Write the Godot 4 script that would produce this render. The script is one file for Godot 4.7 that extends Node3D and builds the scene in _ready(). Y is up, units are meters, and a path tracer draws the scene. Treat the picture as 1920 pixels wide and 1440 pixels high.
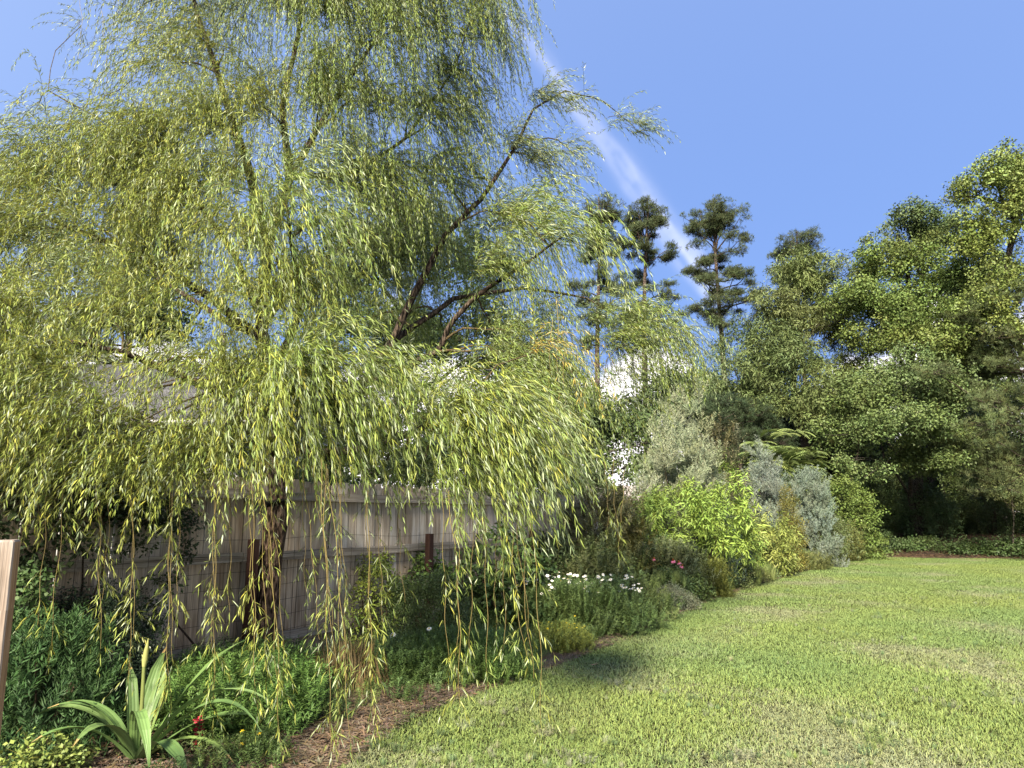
extends Node3D
# A suburban garden: a weeping willow before a weathered board fence, a planted border that runs
# along the fence to a wood, and a mown lawn. Units are metres, y is up, the lawn is at y = 0.

# ------------------------------------------------------------------ geometry helpers
class Geo:
	var v := PackedVector3Array()
	var n := PackedVector3Array()
	var c := PackedColorArray()
	var ix := PackedInt32Array()
	func tri(a: Vector3, b: Vector3, d: Vector3, col: Color) -> void:
		var k := v.size()
		var m := (d - a).cross(b - a).normalized()
		v.append(a); v.append(b); v.append(d)
		n.append(m); n.append(m); n.append(m)
		c.append(col); c.append(col); c.append(col)
		ix.append(k); ix.append(k + 1); ix.append(k + 2)
	func quad(a: Vector3, b: Vector3, d: Vector3, e: Vector3, col: Color) -> void:
		tri(a, b, d, col); tri(a, d, e, col)
	# a flat pointed leaf of two triangles
	func leaf(p: Vector3, dir: Vector3, nor: Vector3, l: float, w: float, col: Color) -> void:
		var side := nor.cross(dir).normalized() * (w * 0.5)
		var m := p + dir * (l * 0.42) + nor * (l * 0.05)
		var t := p + dir * l - nor * (l * 0.06)
		var k := v.size()
		v.append(p); v.append(m + side); v.append(m - side); v.append(t)
		var n1 := (nor + side * (6.0 / maxf(w, 0.001) * 0.05)).normalized()
		n.append(nor); n.append(n1); n.append(nor); n.append(nor)
		c.append(col); c.append(col); c.append(col); c.append(col)
		ix.append(k); ix.append(k + 1); ix.append(k + 2)
		ix.append(k + 2); ix.append(k + 1); ix.append(k + 3)
	# a narrow bent leaf of four triangles
	func willow_leaf(p: Vector3, dir: Vector3, nor: Vector3, l: float, w: float, bend: float, col: Color) -> void:
		var side := nor.cross(dir).normalized() * (w * 0.5)
		var a := p + dir * (l * 0.28)
		var b := p + dir * (l * 0.65) - nor * (bend * l * 0.35)
		var t := p + dir * (l * 0.97) - nor * (bend * l)
		var k := v.size()
		v.append(p); v.append(a + side); v.append(a - side); v.append(b + side * 0.8); v.append(b - side * 0.8); v.append(t)
		var n2 := (nor + dir * bend).normalized()
		n.append(nor); n.append(nor); n.append(nor); n.append(n2); n.append(n2); n.append(n2)
		for q in 6: c.append(col)
		ix.append(k); ix.append(k + 1); ix.append(k + 2)
		ix.append(k + 2); ix.append(k + 1); ix.append(k + 3)
		ix.append(k + 2); ix.append(k + 3); ix.append(k + 4)
		ix.append(k + 4); ix.append(k + 3); ix.append(k + 5)
	# a tapering round tube through pts
	func tube(pts: PackedVector3Array, rad: PackedFloat32Array, segs: int, col: Color, wobble := 0.0) -> void:
		if pts.size() < 2: return
		var base := v.size()
		var d0 := (pts[1] - pts[0]).normalized()
		var ref := Vector3.RIGHT if absf(d0.x) < 0.8 else Vector3.BACK
		for i in pts.size():
			var d := (pts[mini(i + 1, pts.size() - 1)] - pts[maxi(i - 1, 0)]).normalized()
			var s := ref - d * ref.dot(d)
			s = s.normalized()
			ref = s
			var t := d.cross(s)
			for j in segs:
				var a := TAU * j / segs
				var o := s * cos(a) + t * sin(a)
				var rr := rad[i] * (1.0 + wobble * sin(j * 2.3 + i * 1.7) * cos(j * 5.1 - i * 0.6))
				v.append(pts[i] + o * rr); n.append(o); c.append(col)
		for i in pts.size() - 1:
			for j in segs:
				var a := base + i * segs + j
				var b := base + i * segs + (j + 1) % segs
				ix.append(a); ix.append(a + segs); ix.append(b)
				ix.append(b); ix.append(a + segs); ix.append(b + segs)
	func box(lo: Vector3, hi: Vector3, col: Color) -> void:
		var p := [Vector3(lo.x, lo.y, lo.z), Vector3(hi.x, lo.y, lo.z), Vector3(hi.x, hi.y, lo.z), Vector3(lo.x, hi.y, lo.z), Vector3(lo.x, lo.y, hi.z), Vector3(hi.x, lo.y, hi.z), Vector3(hi.x, hi.y, hi.z), Vector3(lo.x, hi.y, hi.z)]
		quad(p[0], p[1], p[2], p[3], col); quad(p[5], p[4], p[7], p[6], col)
		quad(p[4], p[0], p[3], p[7], col); quad(p[1], p[5], p[6], p[2], col)
		quad(p[3], p[2], p[6], p[7], col); quad(p[4], p[5], p[1], p[0], col)
	func mesh(m: Material, into: ArrayMesh = null) -> ArrayMesh:
		var am := into if into else ArrayMesh.new()
		var arr := []
		arr.resize(Mesh.ARRAY_MAX)
		arr[Mesh.ARRAY_VERTEX] = v; arr[Mesh.ARRAY_NORMAL] = n; arr[Mesh.ARRAY_COLOR] = c; arr[Mesh.ARRAY_INDEX] = ix
		am.add_surface_from_arrays(Mesh.PRIMITIVE_TRIANGLES, arr)
		am.surface_set_material(am.get_surface_count() - 1, m)
		return am

var rng := RandomNumberGenerator.new()
var used := {}
var M := {}
var clumps := {}
var hole := FastNoiseLite.new()

func rf(a: float, b: float) -> float: return rng.randf_range(a, b)
func rdir() -> Vector3:
	var z := rf(-1, 1)
	var a := rf(0, TAU)
	var s := sqrt(1.0 - z * z)
	return Vector3(s * cos(a), z, s * sin(a))
func perp(d: Vector3) -> Vector3:
	var r := rdir()
	r = r - d * r.dot(d)
	return r.normalized()
func vary(c: Color, k: float) -> Color:
	var b := 1.0 + rf(-k, k)
	return Color(c.r * b * (1.0 + rf(-k, k) * 0.45), c.g * b, c.b * b * (1.0 + rf(-k, k) * 0.6))
func numbered(called: String) -> String:
	if not used.has(called):
		used[called] = 0
		return called
	used[called] += 1
	return "%s_%03d" % [called, used[called]]
func tag(o: Node3D, label: String, category: String, group := "", kind := "") -> Node3D:
	if label: o.set_meta("label", label)
	if category: o.set_meta("category", category)
	if group: o.set_meta("group", group)
	if kind: o.set_meta("kind", kind)
	return o
func thing(called: String, label: String, category: String, at: Vector3, group := "") -> Node3D:
	var o := Node3D.new()
	o.name = numbered(called)
	add_child(o)
	o.position = at
	tag(o, label, category, group)
	return o
func part(called: String, me: Mesh, parent: Node3D, at := Vector3.ZERO, kind := "") -> MeshInstance3D:
	var o := MeshInstance3D.new()
	o.name = called
	o.mesh = me
	parent.add_child(o, true)
	o.position = at
	if kind: o.set_meta("kind", kind)
	return o
func solo(called: String, me: Mesh, label: String, category: String, kind := "") -> MeshInstance3D:
	var o := MeshInstance3D.new()
	o.name = numbered(called)
	o.mesh = me
	add_child(o)
	tag(o, label, category, "", kind)
	return o
func many(called: String, me: Mesh, xf: Array, cols: Array, parent: Node3D, kind := "stuff") -> MultiMeshInstance3D:
	var mm := MultiMesh.new()
	mm.transform_format = MultiMesh.TRANSFORM_3D
	mm.use_colors = true
	mm.mesh = me
	mm.instance_count = xf.size()
	for i in xf.size():
		mm.set_instance_transform(i, xf[i])
		mm.set_instance_color(i, cols[i])
	var o := MultiMeshInstance3D.new()
	o.name = called
	o.multimesh = mm
	parent.add_child(o, true)
	if kind: o.set_meta("kind", kind)
	return o

# ------------------------------------------------------------------ materials
func leaf_mat(back: float, rough: float, spec: float) -> StandardMaterial3D:
	var m := StandardMaterial3D.new()
	m.vertex_color_use_as_albedo = true
	m.albedo_color = Color.WHITE
	m.roughness = rough
	m.metallic_specular = spec
	m.cull_mode = BaseMaterial3D.CULL_DISABLED
	m.backlight_enabled = true
	m.backlight = Color(back, back, back)
	return m
func noise_tex(freq: float, w: int, h: int, octaves: int, bright: float, contrast: float, sd: int) -> ImageTexture:
	var fnl := FastNoiseLite.new()
	fnl.seed = sd
	fnl.noise_type = FastNoiseLite.TYPE_SIMPLEX
	fnl.frequency = freq
	fnl.fractal_octaves = octaves
	var im := fnl.get_seamless_image(w, h)
	im.convert(Image.FORMAT_RGBA8)
	im.adjust_bcs(bright, contrast, 1.0)
	return ImageTexture.create_from_image(im)
func grained(tex: Texture2D, scale: Vector3, rough: float, bump: Texture2D = null, depth := 0.0, world := true) -> StandardMaterial3D:
	var m := StandardMaterial3D.new()
	m.vertex_color_use_as_albedo = true
	m.albedo_texture = tex
	m.uv1_triplanar = true
	m.uv1_world_triplanar = world
	m.uv1_scale = scale
	m.roughness = rough
	m.metallic_specular = 0.25
	if bump:
		m.heightmap_enabled = true
		m.heightmap_texture = bump
		m.heightmap_scale = depth
	return m
# weathered wood: fibres that run along y of the texture, with a few knots
func wood_texture(sd: int) -> ImageTexture:
	var w := 256
	var h := 256
	var fine := FastNoiseLite.new()
	fine.seed = sd; fine.frequency = 0.11; fine.fractal_octaves = 4
	var slow := FastNoiseLite.new()
	slow.seed = sd + 7; slow.frequency = 0.012; slow.fractal_octaves = 3
	var im := Image.create(w, h, false, Image.FORMAT_RGBA8)
	for y in h:
		for x in w:
			var wave := slow.get_noise_2d(x * 0.8, y * 0.5) * 14.0
			var f := fine.get_noise_2d(x * 2.4 + wave, y * 0.07)
			var s := slow.get_noise_2d(x * 1.7 + 300, y * 0.9)
			var g := clampf(0.78 + f * 0.42 + s * 0.22, 0.15, 1.0)
			im.set_pixel(x, y, Color(g, g * (0.97 + s * 0.05), g * (0.93 + s * 0.10)))
	return ImageTexture.create_from_image(im)

func materials() -> void:
	M.willow = leaf_mat(0.75, 0.45, 0.45)
	M.leaf = leaf_mat(0.45, 0.55, 0.35)
	M.gloss = leaf_mat(0.35, 0.5, 0.4)
	M.needle = leaf_mat(0.25, 0.6, 0.3)
	M.grass = leaf_mat(0.45, 0.6, 0.3)
	M.petal = leaf_mat(0.4, 0.7, 0.2)
	var bark := noise_tex(0.02, 256, 256, 5, 1.15, 1.5, 3)
	M.bark = grained(bark, Vector3(5, 1.1, 5), 0.95, bark, 2.5)
	M.twig = grained(noise_tex(0.05, 128, 128, 3, 1.2, 1.0, 4), Vector3(8, 8, 8), 0.9)
	var w1 := wood_texture(11)
	M.board = grained(w1, Vector3(1.9, 0.55, 1.9), 0.92, w1, 0.25)
	M.rail = grained(w1, Vector3(0.5, 1.9, 0.5), 0.92, w1, 0.25)
	var r := M.rail as StandardMaterial3D
	r.albedo_texture = turned(w1)
	r.heightmap_texture = r.albedo_texture
	r.uv1_scale = Vector3(0.5, 3.0, 0.5)
	M.metal = grained(noise_tex(0.05, 128, 128, 3, 1.1, 1.0, 6), Vector3(6, 6, 6), 0.7)
	M.soil = grained(noise_tex(0.03, 512, 512, 6, 1.25, 1.5, 8), Vector3(0.9, 0.9, 0.9), 1.0, noise_tex(0.06, 512, 512, 5, 1.0, 1.3, 9), 3.0)
	M.paint = grained(noise_tex(0.01, 256, 256, 4, 1.5, 0.4, 12), Vector3(0.6, 0.6, 0.6), 0.55)
	M.roof = grained(noise_tex(0.08, 256, 256, 4, 1.3, 1.2, 13), Vector3(1.5, 1.5, 1.5), 0.95)
func turned(t: ImageTexture) -> ImageTexture:
	var im: Image = t.get_image().duplicate()
	im.rotate_90(CLOCKWISE)
	return ImageTexture.create_from_image(im)

# ------------------------------------------------------------------ foliage clumps (unit radius)
func clump(kind: String) -> Array:
	if clumps.has(kind): return clumps[kind]
	var out := []
	for variant in 3:
		var g := Geo.new()
		match kind:
			"broad":      # open spray of broad leaves on short twigs
				for i in 58:
					var p := rdir() * pow(rng.randf(), 0.45) * Vector3(1, 0.7, 1).length() * 0.62
					p.y *= 0.75
					var nor := (rdir() + Vector3.UP * 1.0 + p * 0.5).normalized()
					var d := (perp(nor) + p * 0.7 + Vector3.DOWN * 0.25).normalized()
					nor = (nor - d * nor.dot(d)).normalized()
					g.leaf(p, d, nor, rf(0.24, 0.36), rf(0.15, 0.22), vary(Color.WHITE, 0.22))
				g_twigs(g, 5, 0.8, 0.02)
			"small":      # many small leaves, for box and privet
				for i in 110:
					var p := rdir() * pow(rng.randf(), 0.4)
					var nor := (rdir() + Vector3.UP * 0.6 + p * 0.6).normalized()
					var d := (perp(nor) + p * 0.8).normalized()
					nor = (nor - d * nor.dot(d)).normalized()
					g.leaf(p, d, nor, rf(0.16, 0.24), rf(0.09, 0.13), vary(Color.WHITE, 0.2))
				g_twigs(g, 5, 0.9, 0.015)
			"long":       # drooping long leaves
				for i in 60:
					var p := rdir() * pow(rng.randf(), 0.45) * 0.8
					var nor := (rdir() * 0.7 + Vector3.UP + p * 0.3).normalized()
					var d := (perp(nor) + p * 0.9 + Vector3.DOWN * 0.5).normalized()
					nor = (nor - d * nor.dot(d)).normalized()
					g.willow_leaf(p, d, nor, rf(0.35, 0.6), rf(0.07, 0.11), rf(0.0, 0.35), vary(Color.WHITE, 0.2))
				g_twigs(g, 5, 0.9, 0.015)
			"cedar":      # upward feathery plumes
				for i in 9:
					var az := rf(0, TAU)
					var d := (Vector3(cos(az), 0, sin(az)) * rf(0.25, 0.8) + Vector3.UP).normalized()
					var q := d * 0.05 + Vector3(cos(az), 0, sin(az)) * 0.15 + Vector3.DOWN * rf(0.2, 0.7)
					var steps := 11
					for s in steps:
						var t := float(s) / steps
						d = (d + rdir() * 0.12 + Vector3.UP * 0.03).normalized()
						q += d * 0.11
						for b in 4:
							var e := (d * 0.9 + perp(d) * 0.8).normalized()
							var nn := perp(e)
							g.leaf(q, e, nn, rf(0.2, 0.34) * (1.15 - t * 0.6), 0.035, vary(Color.WHITE, 0.25))
			"needles":    # pine tufts: brushes of long needles at shoot ends
				for i in 9:
					var q := rdir() * pow(rng.randf(), 0.5) * 0.65
					q.y *= 0.6
					var ax := (q + Vector3.UP * 0.45 + rdir() * 0.3).normalized()
					for b in 15:
						var e := (ax * rf(0.2, 1.0) + rdir() * 0.75).normalized()
						g.leaf(q, e, perp(e), rf(0.3, 0.46), 0.028, vary(Color.WHITE, 0.25))
				g_twigs(g, 6, 0.65, 0.02)
			"fern":       # flat arching fronds with paired leaflets
				for i in 7:
					var az := rf(0, TAU)
					var h := Vector3(cos(az), 0, sin(az))
					var q := Vector3.DOWN * 0.1
					var d := (h + Vector3.UP * rf(0.3, 0.8)).normalized()
					for s in 13:
						d = (d + Vector3.DOWN * 0.09).normalized()
						q += d * 0.085
						var side := d.cross(Vector3.UP).normalized()
						for sg in [-1.0, 1.0]:
							var e: Vector3 = (side * sg + d * 0.35 + Vector3.DOWN * 0.25).normalized()
							var nn := (Vector3.UP - e * e.y).normalized()
							g.leaf(q, e, nn, 0.24 * sin(PI * (s + 2.0) / 16.0) + 0.06, 0.06, vary(Color.WHITE, 0.18))
			"spire":      # upright leafy stems
				for i in 12:
					var q := Vector3(rf(-0.5, 0.5), -0.6, rf(-0.5, 0.5))
					var d := (Vector3(q.x * 0.7, 1.2, q.z * 0.7) + rdir() * 0.25).normalized()
					for s in 12:
						d = (d + rdir() * 0.08).normalized()
						q += d * 0.115
						for b in 3:
							var e := (perp(d) + d * 0.75).normalized()
							var nn := (d - e * d.dot(e)).normalized()
							g.willow_leaf(q, e, nn, rf(0.14, 0.26), rf(0.035, 0.055), 0.25, vary(Color.WHITE, 0.2))
			"blades":     # tuft of grass-like blades
				for i in 46:
					var az := rf(0, TAU)
					var h := Vector3(cos(az), 0, sin(az))
					var q := h * rf(0, 0.3) + Vector3.DOWN * 0.5
					var lean := rf(0.1, 0.6)
					var d := (h * lean + Vector3.UP).normalized()
					var nn := (h - d * h.dot(d)).normalized()
					g.willow_leaf(q, d, -nn, rf(0.7, 1.4), rf(0.02, 0.035), -rf(0.1, 0.5), vary(Color.WHITE, 0.25))
		var mat: Material = {"small": M.gloss, "cedar": M.needle, "needles": M.needle, "blades": M.grass}.get(kind, M.leaf)
		out.append(g.mesh(mat))
	clumps[kind] = out
	return out
func g_twigs(g: Geo, k: int, r: float, w: float) -> void:
	for i in k:
		var e := rdir() * r
		g.tube(PackedVector3Array([Vector3.ZERO, e * 0.5 + rdir() * 0.08, e]), PackedFloat32Array([w, w * 0.7, w * 0.3]), 3, Color(0.55, 0.42, 0.35))
func spin(scale: float, tilt: float) -> Basis:
	return (Basis(Vector3.UP, rf(0, TAU)) * Basis(Vector3(1, 0, 0).rotated(Vector3.UP, rf(0, TAU)), rf(-tilt, tilt))).scaled(Vector3.ONE * scale)

# a crown of leaf clumps over a list of lobes [x, y, z, rx, ry] in world space
func crown(parent: Node3D, lobes: Array, kind: String, size: float, cover: float, col: Color, var_k: float, gap := 0.28, tilt := 0.7) -> void:
	var xf := [[], [], []]
	var cs := [[], [], []]
	for l in lobes:
		var c0 := Vector3(l[0], l[1], l[2]) - parent.position
		var rx: float = l[3]
		var ry: float = l[4]
		var lobe_col := vary(col, var_k)
		# sub-lobes make the outline bunchy
		var subs := 7
		for s in subs:
			var d := rdir()
			d.y = d.y * 0.8 + 0.12
			var sc := c0 + Vector3(d.x * rx, d.y * ry, d.z * rx) * rf(0.45, 0.8)
			var sr := rx * rf(0.38, 0.6)
			var nn := int(cover * 4.0 * PI * sr * sr / (size * size) / 3.2)
			for i in nn:
				var e := rdir()
				var p := sc + Vector3(e.x, e.y * clampf(ry / rx, 0.45, 1.0), e.z) * sr * pow(rng.randf(), 0.3)
				p += rdir() * size * 0.5
				if hole.get_noise_3dv((p + parent.position) * 1.0) < -gap: continue
				var k := rng.randi() % 3
				xf[k].append(Transform3D(spin(size * rf(0.7, 1.25), tilt), p))
				cs[k].append(vary(lobe_col, 0.14))
	var cl := clump(kind)
	for k in 3:
		if xf[k].size(): many("crown" if k == 0 else "foliage", cl[k], xf[k], cs[k], parent)

func bend_line(a: Vector3, b: Vector3, sag: float, k: int) -> PackedVector3Array:
	var out := PackedVector3Array()
	var off := perp((b - a).normalized()) * (b - a).length() * 0.06
	for i in k + 1:
		var t := float(i) / k
		out.append(a.lerp(b, t) + off * sin(t * PI) * sin(t * 7.0) + Vector3.UP * sag * sin(t * PI))
	return out
func taper(r0: float, r1: float, k: int) -> PackedFloat32Array:
	var out := PackedFloat32Array()
	for i in k + 1: out.append(lerpf(r0, r1, float(i) / k))
	return out

func tree(called: String, label: String, base: Vector3, lobes: Array, kind: String, size: float, cover: float, col: Color, bark_col: Color, r0: float, group := "", gap := 0.28) -> Node3D:
	var t := thing(called, label, "tree", base, group)
	var g := Geo.new()
	var mid := Vector3.ZERO
	var top := -1e9
	for l in lobes:
		mid += Vector3(l[0], l[1], l[2]) / lobes.size()
		top = maxf(top, l[1])
	var head := Vector3(lerpf(0.0, mid.x - base.x, 0.6), (top - base.y) * 0.92, lerpf(0.0, mid.z - base.z, 0.6))
	var stem := bend_line(Vector3(0, -0.3, 0), head, 0.0, 9)
	var rad := taper(r0, r0 * 0.2, 9)
	rad[0] = r0 * 1.5
	g.tube(stem, rad, 9, bark_col, 0.06)
	part("trunk", g.mesh(M.bark), t)
	for l in lobes:
		var c0 := Vector3(l[0], l[1], l[2]) - base
		var s := clampf((c0.y - l[4] * 0.9) / head.y, 0.18, 0.9) * 9.0
		var from := stem[int(s)].lerp(stem[mini(int(s) + 1, 9)], s - int(s))
		var gl := Geo.new()
		var br := bend_line(from, c0, 0.15 * from.distance_to(c0), 6)
		gl.tube(br, taper(r0 * 0.36, r0 * 0.08, 6), 6, bark_col, 0.05)
		for q in 4:
			var e := c0 + rdir() * Vector3(l[3], l[4], l[3]) * 0.75
			gl.tube(bend_line(br[4], e, 0.1, 4), taper(r0 * 0.12, 0.008, 4), 4, bark_col)
		part("limb", gl.mesh(M.bark), t)
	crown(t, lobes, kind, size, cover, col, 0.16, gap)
	return t

# a shrub: stems and clumps in a dome or cone
func shrub(called: String, label: String, category: String, at: Vector3, w: float, h: float, kind: String, size: float, cover: float, col: Color, cone := 0.0, low := 0.0, tilt := 0.5, group := "", vk := 0.16) -> Node3D:
	var t := thing(called, label, category, at, group)
	var g := Geo.new()
	for i in 6:
		var a := rf(0, TAU)
		var e := Vector3(cos(a) * w * 0.3, h * rf(0.55, 0.85), sin(a) * w * 0.3)
		g.tube(bend_line(Vector3(cos(a) * 0.04, -0.05, sin(a) * 0.04), e, 0.0, 5), taper(0.008 + h * 0.006, 0.004, 5), 5, Color(0.10, 0.075, 0.05))
	part("stem", g.mesh(M.twig), t)
	var xf := [[], [], []]
	var cs := [[], [], []]
	var area := PI * w * (h + w * 0.5)
	var nn := int(cover * area / (size * size) / 1.9)
	var lump := FastNoiseLite.new()
	lump.seed = int(absf(at.x * 131.0 + at.z * 57.0)); lump.frequency = 1.1 / maxf(w, 0.4)
	for i in nn:
		var y := rng.randf()
		var a := rf(0, TAU)
		var prof := lerpf(sqrt(maxf(0.0, 1.0 - pow(absf(y * 1.12 - 0.12 - 0.32) / 0.70, 2.4))), (1.0 - y) * 0.95 + 0.05, cone)
		var bump := 1.0 + 0.55 * lump.get_noise_3d(cos(a) * w * 0.5, y * h, sin(a) * w * 0.5)
		var r := w * 0.5 * prof * bump * pow(rng.randf(), 0.28)
		var top := 1.0 + 0.3 * lump.get_noise_2d(cos(a) * w + 9.0, sin(a) * w)
		var p := Vector3(cos(a) * r, lerpf(low, 1.0, y) * h * top - size * 0.3, sin(a) * r)
		p.y = maxf(p.y, size * 0.25)
		var k := rng.randi() % 3
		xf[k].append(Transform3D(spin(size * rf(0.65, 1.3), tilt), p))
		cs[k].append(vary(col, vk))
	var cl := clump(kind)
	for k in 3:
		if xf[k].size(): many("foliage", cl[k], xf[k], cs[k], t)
	return t

# ------------------------------------------------------------------ pines
func pine(label: String, base: Vector3, h: float, lean: Vector3, bare: float, spread: float, sd: int, r0: float, col: Color, size := 0.62) -> void:
	rng.seed = sd
	var t := thing("pine_tree", label, "tree", base, "")
	var g := Geo.new()
	var stem := PackedVector3Array()
	for i in 13:
		var u := i / 12.0
		stem.append(Vector3(lean.x * u + 0.12 * sin(u * 7.0 + sd), -0.3 + (h * 0.96 + 0.3) * u, lean.z * u + 0.1 * cos(u * 6.0 + sd)))
	g.tube(stem, taper(r0, r0 * 0.14, 12), 9, Color(0.17, 0.13, 0.11), 0.05)
	part("trunk", g.mesh(M.bark), t)
	var xf := [[], [], []]
	var cs := [[], [], []]
	var gb := Geo.new()
	var az := rf(0, TAU)
	var nb := int((h * (1.0 - bare)) * 2.1) + 4
	for i in nb:
		var u := float(i) / nb
		if rng.randf() < (0.42 if bare > 0.3 else 0.16): continue
		var y := lerpf(bare, 0.95, pow(u, 0.85))
		az += 2.4 + rf(-0.5, 0.5)
		var s := y * 12.0
		var p0 := stem[mini(int(s), 11)].lerp(stem[mini(int(s) + 1, 12)], s - int(s))
		var ln := spread * rf(0.45, 1.2) * (0.45 + 0.65 * sin(PI * clampf(u * 0.8 + 0.2, 0, 1)))
		var d := Vector3(cos(az), rf(-0.05, 0.75) + u * 0.3, sin(az))
		var p1 := p0 + d * ln
		var br := bend_line(p0, p1, -ln * 0.06, 7)
		gb.tube(br, taper(r0 * 0.24 * (1.2 - u), 0.015, 7), 5, Color(0.13, 0.10, 0.085))
		for pad in 3 + int(ln > spread * 0.55) + rng.randi() % 2:
			var at := br[7] if pad == 0 else br[3 + rng.randi() % 4] + perp(d.normalized()) * ln * rf(0.2, 0.45)
			if pad > 0: gb.tube(PackedVector3Array([br[3], at]), PackedFloat32Array([0.03, 0.012]), 4, Color(0.13, 0.10, 0.085))
			var pr := rf(0.22, 0.55) * spread / 2.2
			for k in int(13.0 * pr / 0.6) + 2:
				var q := at + Vector3(rf(-1, 1), rf(-0.35, 0.5), rf(-1, 1)) * pr
				gb.tube(PackedVector3Array([at - Vector3.UP * 0.1, q]), PackedFloat32Array([0.014, 0.006]), 3, Color(0.12, 0.10, 0.08))
				var kk := rng.randi() % 3
				xf[kk].append(Transform3D(spin(size * rf(0.5, 1.0), 0.4), q))
				cs[kk].append(vary(col, 0.2))
	# the dense uneven head of the tree
	if bare > 0.3:
		var c0 := stem[12] + Vector3(0, -spread * 0.62, 0)
		var tips := PackedVector3Array()
		for k in 16:
			var e := rdir()
			e.y = absf(e.y) * 0.9 - 0.25
			var tip := c0 + Vector3(e.x * spread * 0.95, e.y * spread * 0.8, e.z * spread * 0.95) * rf(0.6, 1.05)
			tips.append(tip)
			gb.tube(bend_line(stem[10 + rng.randi() % 2], tip, -0.1, 4), taper(0.06, 0.012, 4), 4, Color(0.13, 0.10, 0.085))
		for k in int(115.0 * pow(spread / 2.2, 2.0)):
			var q := tips[rng.randi() % 16].lerp(c0, rf(-0.08, 0.42)) + rdir() * spread * 0.2
			var kk := rng.randi() % 3
			xf[kk].append(Transform3D(spin(size * rf(0.5, 1.0), 0.5), q))
			cs[kk].append(vary(col, 0.2))
	part("branch", gb.mesh(M.bark), t)
	var cl := clump("needles")
	for k in 3:
		if xf[k].size(): many("crown" if k == 0 else "needles", cl[k], xf[k], cs[k], t)

# ------------------------------------------------------------------ the willow
const LIMBS := [[[-2.36,1.41,-7.45,0.1],[-2.38,1.71,-7.45,0.095],[-2.46,2.14,-7.45,0.085],[-2.55,2.75,-7.4,0.08],[-2.61,3.4,-7.3,0.07],[-2.57,4.24,-7.2,0.065],[-2.72,4.99,-7,0.05],[-2.99,5.77,-6.9,0.035],[-3.32,6.7,-6.8,0.022],[-3.52,7.41,-6.8,0.012]],
[[-2.57,4.24,-7.2,0.055],[-2.37,5.08,-7.2,0.045],[-2.47,5.84,-7.1,0.034],[-2.31,6.66,-7,0.022],[-2.24,7.65,-7,0.012]],
[[-2.51,2.63,-7.4,0.06],[-2.05,2.84,-7.6,0.055],[-1.62,2.91,-7.7,0.05],[-1.33,3.41,-7.8,0.045],[-1.11,3.94,-7.8,0.04],[-0.76,4.66,-7.8,0.034],[-0.37,5.13,-7.9,0.028],[0,5.79,-8,0.02],[0.26,6.41,-8.1,0.014],[0.67,6.79,-8.3,0.008],[1.17,6.77,-8.5,0.006],[1.56,6.49,-8.6,0.003]],
[[-1.62,2.91,-7.7,0.04],[-1.16,3.09,-7.7,0.036],[-0.81,3.25,-7.6,0.034],[-0.63,3.57,-7.5,0.03],[-0.34,3.84,-7.4,0.026],[0.03,4.02,-7.2,0.018],[0.54,4.3,-6.9,0.01]],
[[-2.48,2.25,-7.45,0.05],[-1.86,2.1,-7,0.045],[-1.32,2.12,-6.6,0.038],[-0.92,2.19,-6.2,0.03],[-0.56,2.3,-5.8,0.02],[-0.25,2.3,-5.5,0.011]],
[[-2.51,2.52,-7.4,0.055],[-2.83,2.68,-7,0.045],[-3.13,2.81,-6.6,0.036],[-3.48,2.95,-6.3,0.027],[-3.78,2.97,-6,0.018],[-4.01,2.92,-5.8,0.01]],
[[-2.6,3.29,-7.3,0.05],[-2.97,3.63,-6.9,0.042],[-3.42,3.89,-6.7,0.032],[-3.9,4.08,-6.5,0.024],[-4.36,4.26,-6.4,0.016],[-4.75,4.26,-6.3,0.01]],
[[-2.61,3.52,-7.3,0.04],[-2.82,4.11,-7,0.034],[-3.16,4.6,-6.8,0.028],[-3.57,5.06,-6.8,0.02],[-4.16,5.53,-7,0.012],[-5.08,6.09,-7.2,0.006]],
[[-2.53,2.97,-7.4,0.05],[-2.1,3.12,-6.6,0.04],[-1.83,3.21,-6,0.03],[-1.73,3.41,-5.6,0.02],[-1.74,3.78,-5.3,0.012]],
[[-2.45,2.14,-7.4,0.045],[-2.11,2.31,-6.6,0.036],[-1.74,2.48,-5.8,0.026],[-1.49,2.53,-5.2,0.014]],
[[-1.33,3.41,-7.8,0.036],[-0.7,4.06,-8.3,0.03],[0.13,4.32,-8.7,0.022],[0.97,4.28,-9,0.014],[1.68,3.9,-9.2,0.008]],
[[-2.37,5.08,-7.2,0.04],[-2.03,6.02,-7.4,0.03],[-1.6,6.89,-7.5,0.02],[-1.21,7.96,-7.6,0.012]],
[[-2.37,5.08,-7.2,0.035],[-1.89,5.33,-7.7,0.028],[-1.31,6.08,-8.2,0.02],[-0.75,7.15,-8.4,0.013],[-0.49,8,-8.4,0.008]],
[[-2.56,3.52,-7.3,0.045],[-2.53,4.29,-8.2,0.035],[-2.24,5,-9,0.025],[-1.5,5.47,-9.6,0.015]],
[[-2.55,3.29,-7.3,0.045],[-3.38,3.77,-8.2,0.035],[-4.58,4.56,-9,0.025],[-5.86,5.55,-9.6,0.013]]]
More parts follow.
